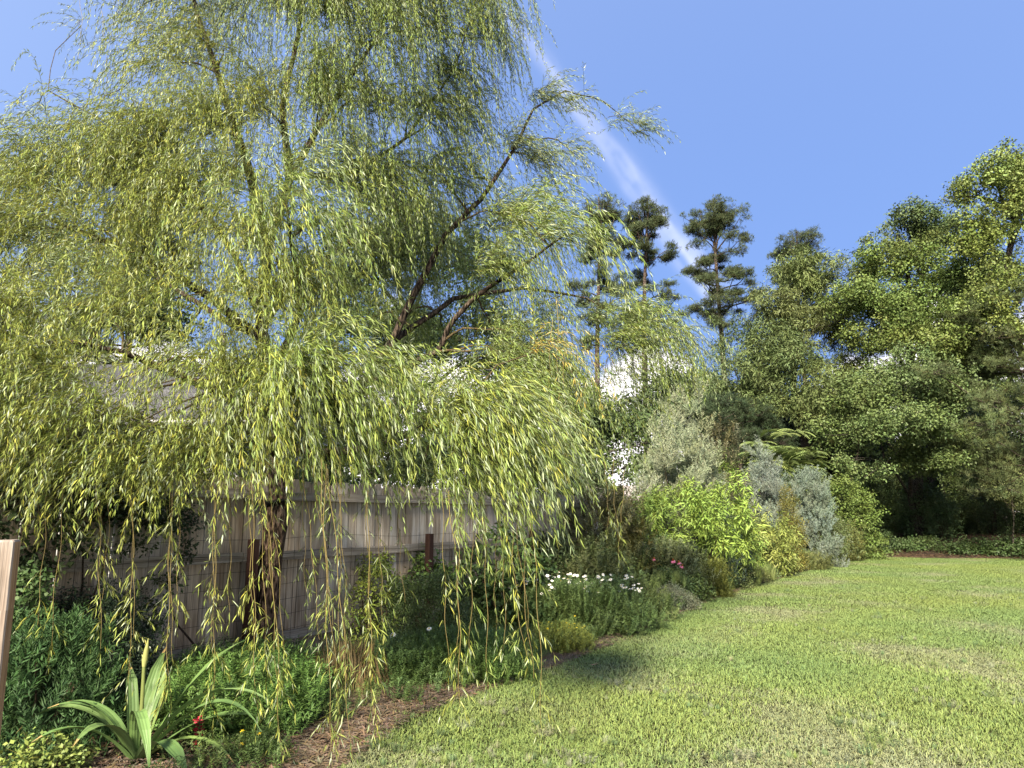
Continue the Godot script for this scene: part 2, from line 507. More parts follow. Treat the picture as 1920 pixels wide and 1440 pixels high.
const CASCADES := [[-5.49,7.69,-8.2,3,.5,.5,2,0.68],
[-5.51,6.01,-7.6,5,.7,.6,2,0.68],
[-5.22,4.99,-7,14,.9,.6,1,0.68],
[-4.76,5.82,-7.4,5,.6,.5,2,0.68],
[-4.41,7.09,-7.4,4,.7,.5,2,0.68],
[-4.16,6.22,-7.2,5,.8,.5,2,0.68],
[-3.69,7.31,-7,14,1.2,.5,2,0.68],
[-3.55,6.21,-6.9,14,1.1,.5,1,0.68],
[-3.13,7.36,-6.9,26,1.2,.5,2,0.68],
[-2.97,6.25,-6.7,30,1.2,.5,1,0.68],
[-2.9,7.71,-7,30,1.4,.5,2,0.68],
[-2.3,7.67,-6.8,40,1.5,.5,0,0.68],
[-2.41,6.97,-6.9,36,1.4,.5,0,0.68],
[-1.84,7.6,-6.8,44,1.5,.5,0,0.68],
[-1.86,6.61,-6.6,40,1.5,.5,0,0.68],
[-1.53,7.58,-7,44,1.6,.5,0,0.68],
[-1.46,6.51,-6.8,40,1.5,.5,0,0.68],
[-1.09,7.75,-7.2,42,1.6,.5,0,0.68],
[-1.01,6.81,-7.2,36,1.4,.5,0,0.68],
[-0.63,7.87,-7.5,34,1.5,.4,2,0.68],
[-0.5,7.24,-7.6,20,1.2,.4,2,0.68],
[-0.2,8.12,-7.8,9,1.2,.3,2,0.68],
[-1.98,5.77,-6.8,36,1.3,.5,0,0.68],
[-1.53,5.84,-7,36,1.3,.5,0,0.68],
[-1.11,6.14,-7.6,34,1.2,.5,0,0.68],
[-0.64,6.18,-7.9,26,1,.5,0,0.68],
[-2.58,5.65,-6.8,30,1.2,.5,1,0.68],
[-2.97,5.36,-6.6,36,1.2,.5,1,0.68],
[-3.38,5.07,-6.5,40,1.2,.5,1,0.68],
[-3.72,4.85,-6.4,40,1.2,.6,1,0.68],
[-4.22,4.8,-6.4,40,1.2,.6,1,0.68],
[-4.59,4.64,-6.3,40,1.2,.6,1,0.68],
[-2.98,4.42,-6.3,40,1.2,.5,1,0.68],
[-3.24,4.03,-6,40,1.2,.5,1,0.68],
[-3.64,3.94,-5.9,40,1.2,.5,1,0.68],
[-4.03,3.9,-5.8,40,1.2,.5,1,0.68],
[-4.48,3.85,-5.8,36,1.2,.5,1,0.68],
[-2.64,4.69,-6.4,36,1.2,.5,1,0.68],
[-1.91,4.38,-5.6,22,.9,.3,2,0.92],
[-1.75,3.83,-5.3,44,1.1,.35,0,0.92],
[-1.58,3.86,-5.6,40,1.1,.4,0,0.92],
[-2.29,3.88,-6,34,1.1,.4,1,0.68],
[-1.77,4.93,-7,36,1.2,.5,0,0.68],
[-1.41,5.13,-7.3,36,1.2,.5,0,0.68],
[-0.99,5.45,-7.8,34,1.1,.5,0,0.68],
[-0.51,5.48,-8,28,1,.5,0,0.68],
[0,5.89,-8,18,.7,.4,2,0.68],
[0.33,6.59,-8.1,14,.5,.3,2,0.68],
[0.74,6.64,-8.3,12,.5,.4,2,0.68],
[1.23,6.54,-8.5,12,.5,.35,2,0.68],
[1.59,6.45,-8.6,9,.45,.25,2,0.68],
[0.26,5.79,-8.2,16,.7,.4,2,0.68],
[0.8,5.97,-8.4,10,.6,.4,2,0.68],
[-1.78,5,-8.8,34,1.1,.5,0,0.68],
[-1.26,5.08,-9,34,1.1,.5,0,0.68],
[-0.7,5.23,-9,34,1.1,.5,0,0.68],
[-0.12,4.88,-7.7,34,1.1,.5,0,0.68],
[0.05,4.47,-6.9,44,1.2,.4,0,0.92],
[0.27,4.22,-6.7,44,1.3,.35,0,0.92],
[0.44,4.26,-7.4,22,1.1,.4,2,0.68],
[-0.23,4.03,-7.1,34,1.1,.4,0,0.68],
[-0.4,4.22,-8.6,34,1,.4,0,0.68],
[-1.62,3.41,-6.2,34,1,.4,0,0.68],
[-1.85,3.23,-5.6,40,1.1,.4,1,0.68],
[-2.4,3.29,-5.8,40,1.1,.4,1,0.68],
[-2.66,3.2,-5.5,44,1.1,.4,1,0.68],
[-3.02,3.08,-5.4,44,1.1,.4,1,0.68],
[-3.37,3.05,-5.3,44,1.1,.4,1,0.68],
[-3.66,3.02,-5.2,44,1.1,.4,1,0.68],
[-3.92,2.86,-5.2,36,1.1,.4,1,0.68],
[-1.81,3.93,-8.8,34,1,.4,0,0.68],
[-1.37,3.99,-9,30,1,.4,0,0.68],
[-0.82,3.71,-9,26,.9,.4,0,0.68],
[0.38,3.05,-6.3,9,1.0,.08,3,0.68],
[0.99,4.02,-8.6,40,1.2,.5,0,0.68],
[1.58,3.99,-9,40,1.2,.5,0,0.68],
[2.05,3.78,-9.3,20,1.1,.4,2,0.68],
[1.27,3.66,-8.8,40,1.2,.5,0,0.68],
[0,3.04,-7.2,34,1,.4,0,0.68],
[-0.2,3.52,-8.8,28,.9,.4,0,0.68],
[-1.4,2.51,-4.9,54,1,.3,0,0.92],
[-1.21,2.53,-5,50,1,.3,0,0.92],
[-1.64,2.36,-5.1,50,1,.3,1,0.92],
[-1.09,2.44,-5.6,44,1,.35,0,0.92],
[-1.99,2.57,-5.4,40,1,.35,1,0.68],
[-2.27,2.55,-5.3,44,1,.35,1,0.68],
[-2.48,2.42,-5,46,1,.35,1,0.68],
[-2.85,2.42,-5,46,1,.35,1,0.68],
[-3.23,2.42,-5,46,1,.35,1,0.68],
[-3.57,2.42,-5,40,1,.35,1,0.68],
[-0.96,2.58,-6.4,34,.9,.4,0,0.68],
[-0.47,2.19,-5,54,1,.3,1,0.92],
[-0.28,2.13,-5.1,54,1,.3,0,0.92],
[-0.7,2.12,-5.4,46,.9,.35,0,0.92],
[-0.13,2.04,-5.4,44,.9,.3,2,0.92],
[-0.08,2.58,-6.4,36,1,.35,0,0.68],
[0.24,2.97,-7.4,36,1.1,.4,0,0.68],
[0.98,2.76,-8.2,30,1,.4,0,0.68],
[-2.64,2.12,-5,40,.8,.3,1,0.68],
[-2.32,2.14,-5.2,40,.8,.3,0,0.68],
[-3.01,2.12,-5,36,.8,.3,1,0.68],
[-3.38,2.12,-5,36,.8,.3,1,0.68],
[-2.12,2.11,-5.6,36,.8,.3,0,0.68],
[-1.11,2.03,-6.2,36,.8,.35,0,0.68],
[-1.28,2.16,-5.4,40,.9,.3,0,0.92],
[-1.57,2.03,-5.3,34,.8,.3,1,0.68],
[-0.48,1.86,-5.6,34,.8,.3,0,0.92],
[-0.85,1.88,-6,30,.8,.3,0,0.68],
[-3.37,7.4,-9,24,1.3,.6,0,0.68],
[-2.34,6.83,-9.4,24,1.3,.6,0,0.68],
[-1.23,5.8,-9.8,26,1.3,.6,0,0.68],
[-3.96,5.45,-9,26,1.3,.6,0,0.68],
[-5.06,4.78,-9.2,30,1.3,.7,0,0.68],
[-6.12,4.78,-9.2,30,1.3,.7,0,0.68],
[-2.6,4.47,-9.4,26,1.3,.6,0,0.68],
[-1.58,4.6,-9.8,26,1.3,.6,0,0.68],
[-4.16,3.64,-9,26,1.2,.6,0,0.68],
[-0.46,5,-9.8,26,1.2,.6,0,0.68],
[0.29,4.16,-9.6,24,1.2,.6,0,0.68],
[-5.71,3.43,-9,30,1.1,.7,0,0.68],
[-1.8,3.33,-9.2,26,1.1,.6,0,0.68],
[-3.22,3.93,-8.8,26,1.1,.6,0,0.68],
[-5.23,4.13,-6,30,1.2,.6,1,0.68],
[-4.57,2.99,-5.4,30,1.2,.6,1,0.68],
[-3.38,1.9,-5.1,34,.7,.3,1,0.68],
[-2.98,1.86,-5,34,.7,.3,1,0.68],
[-2.65,1.82,-5,34,.7,.3,1,0.68],
[-2.36,1.83,-5.1,34,.7,.3,1,0.68],
[-2.18,1.84,-5.3,30,.7,.3,1,0.68],
[-1.9,1.85,-5.4,26,.7,.3,0,0.68],
[-3.3,1.64,-5.2,20,.5,.3,1,0.68],
[-2.58,1.64,-5.2,22,.5,.3,1,0.68],
[-1.3,1.83,-5.2,30,.7,.3,0,0.68],
[-1.11,1.79,-5.8,24,.6,.3,0,0.68],
[-0.65,1.65,-5.6,24,.6,.3,0,0.68],
[-0.35,1.76,-5.2,30,.8,.3,0,0.92],
[-0.13,1.76,-5.3,30,.8,.3,0,0.92],
[0.11,1.96,-5.8,24,.8,.3,2,0.68],
[-0.04,3.38,-7.2,26,1,.4,0,0.68],
[-1.2,2.13,-5.8,34,.8,.35,0,0.68],
[-4.06,3.44,-7,30,1.2,.5,1,0.68],
[-4.86,3.88,-7,30,1.2,.5,1,0.68],
[-3.31,4.11,-7,30,1.2,.5,1,0.68],
[-1.74,7.99,-8,30,1.5,.6,0,0.68],
[-2.36,7.1,-8,30,1.5,.6,0,0.68],
[-2.96,8.29,-8,30,1.5,.6,0,0.68],
[-0.94,7.09,-8.2,30,1.2,.5,0,0.68],
[-3.22,7.38,-7.6,26,1.2,.5,2,0.68],
[-3.71,6.96,-7.8,26,1.2,.5,2,0.68]]
const WHIPS := [[-3.56,2.16,-5.32,-3.35,1.53,-5.2,1],
[-3.27,1.94,-5.12,-3.14,0.73,-5,1],
[-3.09,2.12,-5.02,-2.98,0.68,-4.9,1],
[-2.99,2.21,-5.12,-2.77,1.07,-5,1],
[-2.9,2.04,-5.02,-2.65,0.66,-4.9,1],
[-2.91,1.95,-5.22,-2.79,0.85,-5.1,1],
[-2.73,2.05,-5.12,-2.49,0.71,-5,1],
[-2.58,2,-4.92,-2.4,0.47,-4.8,1],
[-2.5,1.95,-5.22,-2.32,0.92,-5.1,1],
[-2.39,2.05,-5.12,-2.23,0.87,-5,1],
[-2.35,1.89,-5.02,-2.18,0.58,-4.9,1],
[-2.28,1.81,-4.92,-2.14,0.38,-4.8,1],
[-2.22,1.96,-5.32,-2.09,0.91,-5.2,1],
[-2.06,1.93,-5.02,-1.92,0.52,-4.9,1],
[-1.99,1.85,-4.92,-1.85,0.29,-4.8,1],
[-2.08,1.84,-5.32,-1.96,0.86,-5.2,1],
[-1.81,1.89,-5.02,-1.66,0.68,-4.9,1],
[-1.74,1.96,-4.92,-1.54,0.54,-4.8,1],
[-1.71,1.92,-4.92,-1.47,0.46,-4.8,1],
[-1.72,1.88,-4.82,-1.56,0.34,-4.7,1],
[-1.65,1.91,-4.72,-1.37,0.11,-4.6,1],
[-1.7,1.86,-5.02,-1.46,0.48,-4.9,1],
[-1.6,1.93,-5.42,-1.46,0.97,-5.3,0],
[-1.49,1.94,-5.12,-1.27,0.7,-5,0],
[-1.41,1.93,-5.02,-1.16,0.78,-4.9,0],
[-1.25,1.87,-4.72,-1.02,0.34,-4.6,0],
[-1.17,1.8,-4.62,-0.93,0.12,-4.5,0],
[-1.19,1.83,-4.62,-1.04,0.19,-4.5,1],
[-1.19,1.81,-4.92,-1.04,0.57,-4.8,0],
[-1.14,1.88,-4.82,-1.06,0.46,-4.7,0],
[-1.05,1.83,-5.12,-0.94,0.46,-5,1],
[-0.97,1.74,-4.92,-0.86,0.27,-4.8,1],
[-1.05,1.77,-5.52,-0.92,0.71,-5.4,1],
[-0.88,1.78,-5.72,-0.8,0.87,-5.6,0],
[-0.49,1.75,-5.12,-0.42,0.56,-5,1],
[-0.43,1.67,-4.92,-0.33,0.33,-4.8,1],
[-0.4,1.75,-5.02,-0.36,0.52,-4.9,1],
[-0.29,1.76,-5.32,-0.29,0.56,-5.2,0],
[-0.21,1.75,-5.12,-0.16,0.41,-5,0],
[-0.12,1.76,-5.32,-0.05,0.6,-5.2,0],
[-0.08,1.57,-5.42,-0.11,0.72,-5.3,0],
[-0.04,1.85,-5.52,0,1.15,-5.4,0],
[0,1.75,-5.02,0.14,0.48,-4.9,1],
[0.06,1.76,-5.22,0.11,0.72,-5.1,1],
[0.09,1.77,-4.82,0.18,0.23,-4.7,1],
[0,1.64,-5.12,0.09,0.6,-5,1],
[0.2,1.77,-5.52,0.27,1.34,-5.4,2],
[0.33,1.86,-5.62,0.4,1.38,-5.5,2],
[0.97,2.11,-7.72,0.99,1.38,-7.6,1],
[1.08,2.16,-7.72,1.1,1.28,-7.6,1],
[1.19,1.99,-7.72,1.09,1.12,-7.6,1],
[0.41,3.45,-6.32,0.41,1.9,-6.2,3],
[0.36,3.25,-6.32,0.32,1.99,-6.2,3],
[0.46,3.15,-6.32,0.47,1.94,-6.2,3],
[-5.22,7.76,-7.72,-5.05,6.75,-7.6,2],
[-0.19,6.91,-7.72,-0.15,5.94,-7.6,2],
[-4.8,7.32,-7.52,-4.56,6.15,-7.4,2]]
const TONES := [Color(0.175, 0.235, 0.060), Color(0.240, 0.285, 0.066), Color(0.190, 0.245, 0.115), Color(0.36, 0.29, 0.07)]

func strand(g: Geo, p: Vector3, d: Vector3, ln: float, tone: int, scale := 0.72, drift := Vector3(0.05, 0, -0.02), fine := false) -> void:
	var step := 0.05
	var k := int(ln / step)
	var base_col: Color = vary(TONES[tone], 0.16)
	var ph := rf(0, TAU)
	var rollv := perp(d)
	var last := p
	var vi := g.v.size()
	var wood_col := Color(0.19, 0.185, 0.065)
	for i in k:
		var t := float(i) / k
		d = (d + Vector3.DOWN * (0.10 + 0.11 * t) + drift * 0.10 + rdir() * 0.04).normalized()
		p += d * step
		rollv = (rollv - d * rollv.dot(d)).normalized()
		if i % 4 == 3 or i == k - 1:       # the twig itself, a three-sided sliver
			var w1 := lerpf(0.0024, 0.0010, t)
			var s1 := rollv * w1
			var s2 := rollv.cross(d) * w1
			vi = g.v.size()
			g.v.append(last + s1); g.v.append(last - s1); g.v.append(last + s2)
			g.v.append(p + s1 * 0.85); g.v.append(p - s1 * 0.85); g.v.append(p + s2 * 0.85)
			g.n.append(rollv); g.n.append(-rollv); g.n.append(rollv.cross(d)); g.n.append(rollv); g.n.append(-rollv); g.n.append(rollv.cross(d))
			for q in 6: g.c.append(wood_col)
			g.ix.append_array(PackedInt32Array([vi, vi + 3, vi + 2, vi + 2, vi + 3, vi + 5, vi + 2, vi + 5, vi + 1, vi + 1, vi + 5, vi + 4]))
			last = p
		var nl := 2 if rng.randf() < 0.45 else 3
		for q in nl:
			ph += 2.5 + rf(-0.4, 0.4)
			var out := rollv.rotated(d, ph)
			var e := (d * rf(0.6, 1.2) + out * rf(0.3, 0.85) + Vector3.DOWN * 0.3 + drift * 1.2 + rdir() * 0.15).normalized()
			var nn := (out.cross(e) * rf(-0.8, 0.8) + out * 0.8 + Vector3.UP * 0.7).normalized()
			nn = (nn - e * nn.dot(e)).normalized()
			var col := base_col
			var pick := rng.randf()
			if pick < 0.15: col = Color(0.28, 0.33, 0.21)
			elif pick < 0.24: col = Color(base_col.r * 1.3, base_col.g * 1.1, base_col.b * 0.8)
			elif pick < 0.3: col = Color(base_col.r * 0.7, base_col.g * 0.8, base_col.b * 0.8)
			var b := rf(0.75, 1.25)
			col = Color(col.r * b, col.g * b, col.b * b)
			var ll := rf(0.075, 0.145) * scale * (1.0 - 0.35 * t)
			var lw := rf(0.0065, 0.0100) * lerpf(1.0, scale, 0.7)
			var q0 := p - d * rng.randf() * step
			if fine: g.willow_leaf(q0, e, nn, ll, lw * 0.9, rf(0.0, 0.3), col)
			else: g.leaf(q0, e, nn, ll, lw * 1.2, col)

func willow() -> void:
	rng.seed = 77
	var base := Vector3(-2.44, 0, -7.45)
	var t := thing("willow_tree", "tall weeping willow with yellow-green cascading foliage in front of the board fence", "tree", base)
	var bark := Color(0.15, 0.105, 0.075)
	var g := Geo.new()
	var tp := PackedVector3Array([Vector3(-0.08, -0.1, 0.02), Vector3(-0.06, 0.08, 0.02), Vector3(-0.04, 0.35, 0), Vector3(0.0, 0.7, 0), Vector3(0.02, 1.1, 0), Vector3(0.05, 1.4, 0), Vector3(LIMBS[0][1][0], LIMBS[0][1][1], LIMBS[0][1][2]) - base])
	g.tube(tp, PackedFloat32Array([0.21, 0.17, 0.14, 0.125, 0.115, 0.11, 0.10]), 14, bark, 0.09)
	part("trunk", g.mesh(M.bark), t)
	var nodes := PackedVector3Array()
	var nrad := PackedFloat32Array()
	for l in LIMBS:
		var pts := PackedVector3Array()
		var rad := PackedFloat32Array()
		for i in l.size() - 1:
			var a := Vector3(l[i][0], l[i][1], l[i][2]) - base
			var b := Vector3(l[i + 1][0], l[i + 1][1], l[i + 1][2]) - base
			for s in 3:
				var u := s / 3.0
				pts.append(a.lerp(b, u) + (rdir() * 0.012 if s > 0 else Vector3.ZERO))
				rad.append(lerpf(l[i][3], l[i + 1][3], u))
		var e: Array = l[l.size() - 1]
		pts.append(Vector3(e[0], e[1], e[2]) - base); rad.append(e[3])
		for i in pts.size():
			nodes.append(pts[i]); nrad.append(rad[i])
		var gl := Geo.new()
		gl.tube(pts, rad, 8, Color(0.115, 0.09, 0.07), 0.015)
		part("limb", gl.mesh(M.bark), t)
	# black tie around the trunk
	var gs := Geo.new()
	var ring := PackedVector3Array()
	for i in 21:
		var a := TAU * i / 20.0
		ring.append(Vector3(0.055 + cos(a) * 0.118, 1.645 + 0.012 * sin(a * 2.0), sin(a) * 0.118))
	gs.tube(ring, taper(0.022, 0.022, 20), 6, Color(0.012, 0.012, 0.012))
	part("tie_strap", gs.mesh(M.metal), t)
	# crown: each cascade is a side branch that arches out and sheds hanging shoots
	var cr := Geo.new()
	var gaps := FastNoiseLite.new()
	gaps.seed = 12; gaps.frequency = 1.0; gaps.fractal_octaves = 2
	var gb := Geo.new()
	for c in CASCADES:
		var root := Vector3(c[0], c[1], c[2]) - base
		var best := 0
		var bd := 1e9
		for i in nodes.size():
			var dd := nodes[i].distance_squared_to(root) + maxf(0.0, nodes[i].y - root.y) * 1.2
			if dd < bd:
				bd = dd; best = i
		var from := nodes[best]
		var span := from.distance_to(root)
		var br := bend_line(from, root, 0.12 * span, 6)
		gb.tube(br, taper(minf(nrad[best] * 0.7, 0.016), 0.004, 6), 5, Color(0.17, 0.13, 0.07))
		var out := Vector3(root.x - 0.0, 0.0, root.z)
		out = (out.normalized() + Vector3.UP * 0.35).normalized()
		var rr: float = c[5] * (0.62 if c[7] < 0.9 else 0.85)
		for i in int(c[3] * ((4.0 if root.y > 4.6 else (3.8 if root.y > 2.6 else 2.6)) if c[7] < 0.9 else 2.1)):
			var u := rf(0.35, 1.0)
			var s := br[int(u * 6.0)]
			var p := s.lerp(root, 0.5) + rdir() * Vector3(rr, rr * 0.6, rr) * pow(rng.randf(), 0.6)
			if rng.randf() < 0.5: p = root + rdir() * Vector3(rr, rr * 0.6, rr) * pow(rng.randf(), 0.5)
			var d := (out * rf(0.3, 1.0) + Vector3.UP * rf(0.0, 0.5) + rdir() * 0.5).normalized()
			if gaps.get_noise_3dv(p) < (-0.02 if root.y < 4.6 else -0.2) and rng.randf() < 0.92: continue
			var tone := int(c[6])
			if rng.randf() < 0.2: tone = [0, 1, 2, 3][rng.randi() % 3]
			strand(cr, p, d, c[4] * rf(0.45, 1.25), tone, c[7], Vector3(0.05, 0, -0.02) if c[7] < 0.9 else Vector3(0.2, 0, 0.0), c[7] > 0.9)
	part("side_branches", gb.mesh(M.twig), t, Vector3.ZERO, "stuff")
	part("crown", cr.mesh(M.willow), t, Vector3.ZERO, "stuff")
	print("willow crown triangles ", cr.ix.size() / 3)
	# long single shoots that hang low in front: bare cords with leaf tufts
	for w in WHIPS:
		var a := Vector3(w[0], w[1], w[2]) - base
		var b := Vector3(w[3], w[4], w[5]) - base
		var gw := Geo.new()
		var n := int(a.distance_to(b) / 0.05) + 2
		var pts := PackedVector3Array()
		var rad := PackedFloat32Array()
		var amp := rf(-0.03, 0.03)
		for i in n + 1:
			var u := float(i) / n
			pts.append(a.lerp(b, u) + Vector3(amp * sin(u * PI) + 0.008 * sin(u * 17.0 + amp * 300.0), 0, 0.01 * sin(u * 9.0)))
			rad.append(lerpf(0.0026, 0.0012, u))
		gw.tube(pts, rad, 4, Color(0.24, 0.19, 0.07))
		var tone := int(w[6])
		var u := rf(0.1, 0.35)
		var phase := rf(0, 9)
		for i in n:
			var uu := float(i) / n
			var dens := 0.12 + 0.88 * clampf(sin(uu * 9.0 + phase) * 0.9 + (uu - 0.55) * 1.6, 0.0, 1.0)
			if uu > 0.86: dens = 1.0
			if rng.randf() < dens * 0.95:
				var d := (rdir() * Vector3(1, 0.3, 1) + Vector3.DOWN * 0.7).normalized()
				strand(gw, pts[i], d, rf(0.08, 0.26), tone, rf(0.5, 0.8), Vector3.ZERO, true)
		strand(gw, pts[n], Vector3.DOWN, 0.16, tone, 0.55, Vector3.ZERO, true)
		var me := gw.mesh(M.willow)
		part("hanging_branch", me, t)

# ------------------------------------------------------------------ ground
const EDGE := [[-1.9, -2.0], [-1.45, -3.6], [-1.29, -4.73], [-1.0, -5.8], [-0.35, -6.9], [0.2, -7.75], [0.95, -9.0], [1.85, -10.5], [2.5, -11.9], [3.25, -13.3], [5.2, -16.5], [7.5, -20.0], [10.2, -24.0], [12.8, -27.8]]
const FAR_A := Vector2(12.8, -27.8)
const FAR_B := Vector2(40.0, -20.5)
func edge_x(z: float) -> float:
	if z > EDGE[0][1]: return EDGE[0][0]
	for i in EDGE.size() - 1:
		if z <= EDGE[i][1] and z >= EDGE[i + 1][1]:
			return lerpf(EDGE[i][0], EDGE[i + 1][0], (z - EDGE[i][1]) / (EDGE[i + 1][1] - EDGE[i][1]))
	return EDGE[EDGE.size() - 1][0] + (EDGE[EDGE.size() - 1][1] - z) * 0.66
func beyond(x: float, z: float) -> float:      # metres past the far end of the lawn
	var d := (FAR_B - FAR_A).normalized()
	return Vector2(d.y, -d.x).dot(Vector2(x, z) - FAR_A)
func ground_y(x: float, z: float) -> float:
	var b := beyond(x, z)
	var bank := smoothstep(0.1, 6.0, b) * 0.75
	return bank * smoothstep(8.0, 12.5, x + maxf(0.0, b) * 0.5) + smoothstep(60.0, 200.0, b) * 2.0
func on_lawn(x: float, z: float) -> bool:
	return x > edge_x(z) and beyond(x, z) < 0.0
func ground() -> void:
	var lum := FastNoiseLite.new()
	lum.seed = 5; lum.frequency = 0.6; lum.fractal_octaves = 4
	var n := 150
	var g := Geo.new()
	var cs := PackedFloat32Array()
	for i in n + 1:
		var u := (float(i) / n) * 2.0 - 1.0
		cs.append(u * 30.0 + pow(absf(u), 5.0) * signf(u) * 420.0)
	for j in n + 1:
		for i in n + 1:
			var x := cs[i] + 6.0
			var z := cs[j] - 16.0
			var lawn := on_lawn(x, z)
			var wood := beyond(x, z) > -0.2 and x > 9.0
			var y := ground_y(x, z) - 0.012 + (0.0 if lawn else 0.03 * lum.get_noise_2d(x * 2.0, z * 2.0))
			g.v.append(Vector3(x, y, z))
			g.n.append(Vector3.UP)
			var col := Color(0.085, 0.062, 0.047)
			if wood: col = Color(0.095, 0.068, 0.048)
			if lawn: col = Color(0.15, 0.13, 0.075)
			g.c.append(vary(col, 0.06))
	for j in n:
		for i in n:
			var a := j * (n + 1) + i
			g.ix.append(a); g.ix.append(a + 1); g.ix.append(a + n + 1)
			g.ix.append(a + 1); g.ix.append(a + n + 2); g.ix.append(a + n + 1)
	solo("ground", g.mesh(M.soil), "brown mulched soil of the border and the wood floor", "ground", "structure")
	# the lawn sheet
	var gl := Geo.new()
	var zs := []
	var z := 6.0
	while z > -28.2:
		zs.append(z)
		z -= 0.35
	for zz in zs:
		var x0 := edge_x(zz) + 0.05 * lum.get_noise_2d(zz * 5.0, 3.0)
		for i in 60:
			var u := i / 59.0
			var x := x0 + u * (0.4 + u) * 24.0
			var b := beyond(x, zz)
			var z2: float = zz + (maxf(0.0, b) if b > 0.0 else 0.0)
			gl.v.append(Vector3(x, 0.004 if b < 0.0 else 0.002, minf(z2, 6.0)))
			gl.n.append(Vector3.UP)
			var k := lum.get_noise_2d(x, zz)
			gl.c.append(Color(0.15 + 0.04 * k, 0.155 + 0.03 * k, 0.075 + 0.02 * k))
	for j in zs.size() - 1:
		for i in 59:
			var a := j * 60 + i
			gl.ix.append(a); gl.ix.append(a + 60); gl.ix.append(a + 1)
			gl.ix.append(a + 1); gl.ix.append(a + 60); gl.ix.append(a + 61)
	solo("lawn", gl.mesh(M.soil), "wide mown lawn running to the wood", "lawn", "structure")

func grass() -> void:
	rng.seed = 21
	var patches := []
	for k in 5:
		var g := Geo.new()
		for i in 1150:
			var p := Vector3(rf(-0.36, 0.36), 0, rf(-0.36, 0.36))
			var a := rf(0, TAU)
			var h := Vector3(cos(a), 0, sin(a))
			var l := rf(0.016, 0.046) * (1.25 if rng.randf() < 0.08 else 1.0)
			var d := (h * rf(0.15, 1.3) + Vector3.UP).normalized()
			var side := h.cross(Vector3.UP) * rf(0.0018, 0.0034)
			var col := vary(Color(1, 1, 1), 0.2)
			var pick := rng.randf()
			if pick < 0.2: col = Color(1.6, 1.35, 1.9) * rf(0.7, 1.1)     # dry blade
			elif pick < 0.28: col = Color(0.75, 0.85, 1.1)
			var mid := p + d * l * 0.6
			var tip := p + d * l + h * l * 0.35 + Vector3.DOWN * l * 0.15
			var v0 := g.v.size()
			g.v.append(p + side); g.v.append(p - side); g.v.append(mid + side * 0.8); g.v.append(mid - side * 0.8); g.v.append(tip)
			var nn := (Vector3.UP * 1.2 - h * 0.5 + rdir() * 0.5).normalized()
			for q in 5:
				g.n.append(nn); g.c.append(col)
			for q in [0, 1, 2, 1, 3, 2, 2, 3, 4]: g.ix.append(v0 + q)
		patches.append(g.mesh(M.grass))
	var tone := FastNoiseLite.new()
	tone.seed = 40; tone.frequency = 0.22; tone.fractal_octaves = 4
	var dry := FastNoiseLite.new()
	dry.seed = 91; dry.frequency = 0.45; dry.fractal_octaves = 3
	var xf := [[], [], [], [], []]
	var cs := [[], [], [], [], []]
	var z := -2.2
	while z > -29.5:
		var lo := edge_x(z) - 0.25
		var hi := -z * 0.86 + 2.5
		var st := 0.34 if z > -12.0 else 0.44
		var x := lo
		while x < minf(hi, 26.0):
			var q := Vector3(x + rf(-0.12, 0.12), 0.004, z + rf(-0.12, 0.12))
			x += st
			if not on_lawn(q.x + 0.12, q.z - 0.1): continue
			var dn := dry.get_noise_2d(q.x, q.z)
			
			var k := rng.randi() % 5
			var sc := rf(0.85, 1.15)
			var hgt := sc * rf(0.8, 1.15) * (0.6 if dn > 0.3 else 1.0)
			xf[k].append(Transform3D(Basis(Vector3.UP, rf(0, TAU)).scaled(Vector3(sc, hgt, sc)), q))
			var n1 := tone.get_noise_2d(q.x, q.z)
			# two kinds of grass mixed in random patches, with straw-coloured worn spots
			var col := Color(0.200, 0.255, 0.075).lerp(Color(0.165, 0.235, 0.078), clampf(0.5 + n1 * 1.4, 0, 1))
			col = col.lerp(Color(0.27, 0.275, 0.165), clampf(dn * 2.2 - 0.25, 0.0, 0.7))
			cs[k].append(vary(col, 0.07))
		z -= st
	var root := Node3D.new()
	root.name = "grass"
	add_child(root)
	tag(root, "short mown green grass covering the lawn", "grass", "", "stuff")
	for k in 5: many("blades", patches[k], xf[k], cs[k], root)
	# coarser weeds and pale clover tufts among the mown blades
	var wx := [[], [], []]
	var wc := [[], [], []]
	for i in 900:
		var wz := -4.4 - 14.0 * pow(rng.randf(), 1.7)
		var wxx := edge_x(wz) + rng.randf() * (-wz * 0.75 + 1.0)
		var nn := tone.get_noise_2d(wxx * 2.2, wz * 2.2 + 50.0)
		if nn < 0.02: continue
		var kk := rng.randi() % 3
		var b := spin(rf(0.045, 0.085), 0.3)
		wx[kk].append(Transform3D(Basis(b.x, b.y * 0.6, b.z), Vector3(wxx, 0.03, wz)))
		wc[kk].append(vary([Color(0.12, 0.18, 0.08), Color(0.16, 0.21, 0.06), Color(0.22, 0.24, 0.15)][rng.randi() % 3], 0.15))
	for k in 3: many("tufts", clump("blades" if k != 1 else "spire")[k], wx[k], wc[k], root)

